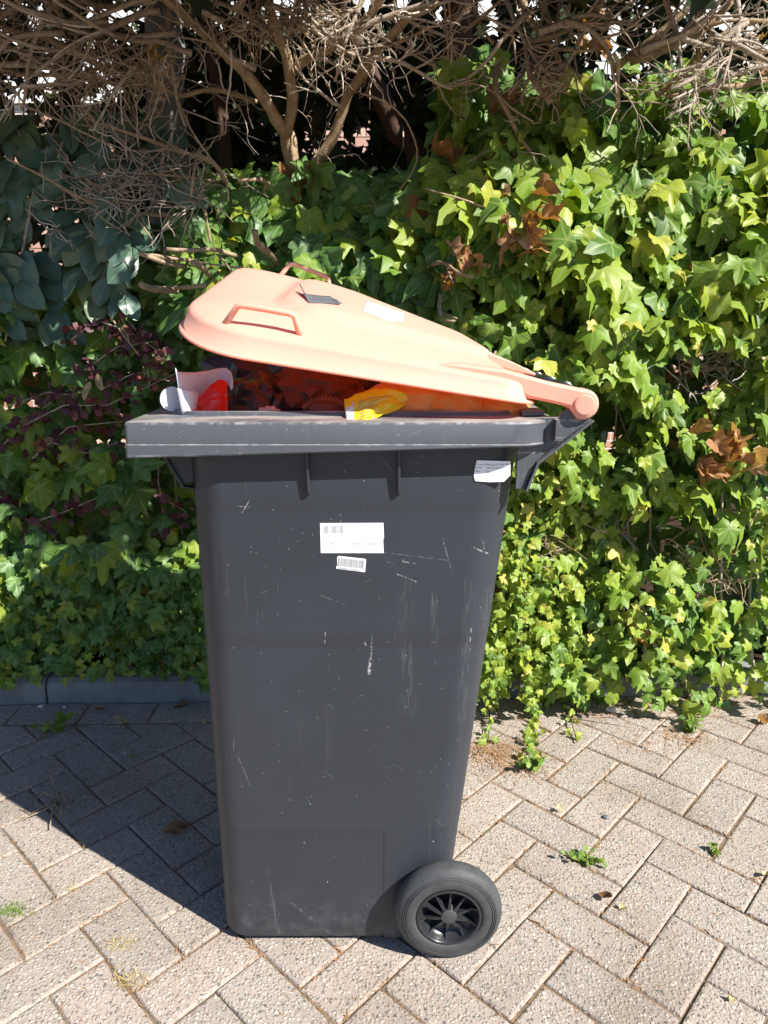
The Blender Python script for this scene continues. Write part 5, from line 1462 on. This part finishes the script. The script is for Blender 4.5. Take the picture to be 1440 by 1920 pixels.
ground_leaf('dead_leaf', 'pale scrap in the joint near the lower right corner', 'curl', 'tan_leaf', 1372, 1880, 0.012, R(70))
ground_leaf('dead_leaf', 'pinkish torn leaf under the trailing ivy', 'dry', 'tan_leaf', 1062, 1312, 0.034, R(150))
for k in range(18):
    px = random.choice((random.uniform(1090, 1440), random.uniform(1180, 1440), random.uniform(930, 1090)))
    ground_leaf('dead_leaf', 'small curled brown leaf lying along the kerb foot at right', random.choice(('curl','dry')), random.choice(('dead_leaf','brown_leaf','brown_leaf')), px, random.uniform(1300, 1322), random.uniform(0.014, 0.032), random.uniform(0, 6.28), group='curled leaves along the kerb foot')
# pebbles and a spent filter tip
def pebble(label, px, py, r, mat):
    bm = bmesh.new(); bmesh.ops.create_icosphere(bm, subdivisions=2, radius=1)
    for v in bm.verts: v.co = Vector((v.co.x*r*1.2, v.co.y*r, v.co.z*r*0.6))*(1+0.15*noise.noise(v.co*1.7+Vector((px,py,0))))
    me = bpy.data.meshes.new('pebble'); bm.to_mesh(me); bm.free(); me.materials.append(mat)
    me.polygons.foreach_set('use_smooth', [True]*len(me.polygons))
    tag(link('pebble', me, None, on_ground(px, py)+Vector((0,0,r*0.5))), label, 'pebble', 'loose pebbles')
pebble('white pebble at the kerb foot on the left', 77, 1326, 0.008, M['pebble_pale'])
pebble('smaller white pebble to its right at the shaded kerb foot', 121, 1327, 0.0055, M['pebble_pale'])
pebble('dark grey pebble on the paving right of the bin', 1136, 1534, 0.007, M['pebble_dark'])
pebble('tiny white pebble in the shade beside the small greenish leaf', 235, 1413, 0.004, M['pebble_pale'])
fb = on_ground(1148, 1336) + Vector((0,0,0.0075)); ft = thing('filter_tip', 'grey white filter tip lying beneath the hanging ivy', 'litter', fb)
mb = MB(); mb.tube([(-0.016,0.008,0.0), (-0.008,0.004,0.0005), (0.004,-0.002,0)], [0.0072,0.0070,0.0066], 10); mb.build('paper', M['ash_paper'], ft, smooth=True, autosmooth=50)
mb = MB(); mb.tube([(0.004,-0.002,0), (0.011,-0.0055,-0.001)], [0.0060,0.0050], 10); mb.build('tip', M['silver_film'], ft, smooth=True, autosmooth=50)

# conifer needles swept into the joints
joint_pts = []
for (d, poly, c) in pav[:330]:
    for i in range(len(poly)):
        joint_pts.append((Vector(poly[i-1]), Vector(poly[i])))
mb = MB()
def needle(p, az, L):
    d = Vector((math.cos(az), math.sin(az), random.gauss(0, 0.10)))*L; w = Vector((-math.sin(az), math.cos(az), 0))*random.uniform(0.0005, 0.0011)
    bend = w.normalized()*random.gauss(0, 0.12)*L
    mb.add([p-w, p+w, p+d*0.5+bend+w, p+d*0.5+bend-w, p+d], [(0,1,2,3),(3,2,4)])
for _ in range(17000):
    a, b = random.choice(joint_pts); t = random.random(); q = a.lerp(b, t)
    if fbm(q.x*6, q.y*6, 6.0) + random.gauss(0, 0.2) < 0.0: continue
    e = (b-a); az = math.atan2(e.y, e.x) + random.gauss(0, 0.55)
    needle(Vector((q.x+random.gauss(0,0.005), q.y+random.gauss(0,0.005), random.uniform(-0.004, 0.0025))), az, random.uniform(0.006, 0.022))
for _ in range(1500):
    q = Vector((random.uniform(-1.2, 1.3), random.uniform(-0.5, 0.9)))
    if fbm(q.x*2.5, q.y*2.5, 2.0) < 0.1: continue
    needle(Vector((q.x, q.y, 0.002)), random.uniform(0, 6.28), random.uniform(0.005, 0.014))
for (px, py, sx_, n) in ((930,1410,0.05,420),(960,1440,0.06,200),(1280,1385,0.05,220),(1110,1330,0.06,160),(1180,1395,0.04,60),(1350,1320,0.10,160),(1180,1322,0.12,160)):
    c = on_ground(px, py)
    for _ in range(n): needle(Vector((c.x+random.gauss(0,sx_), c.y+random.gauss(0,sx_*0.6), random.uniform(0.001,0.006))), random.uniform(0, 6.28), random.uniform(0.008, 0.026))
tag(mb.build('needle_litter', M['needle'], None, fix=False), 'brown dry needles lying in the paver joints', 'plant litter', kind='stuff')
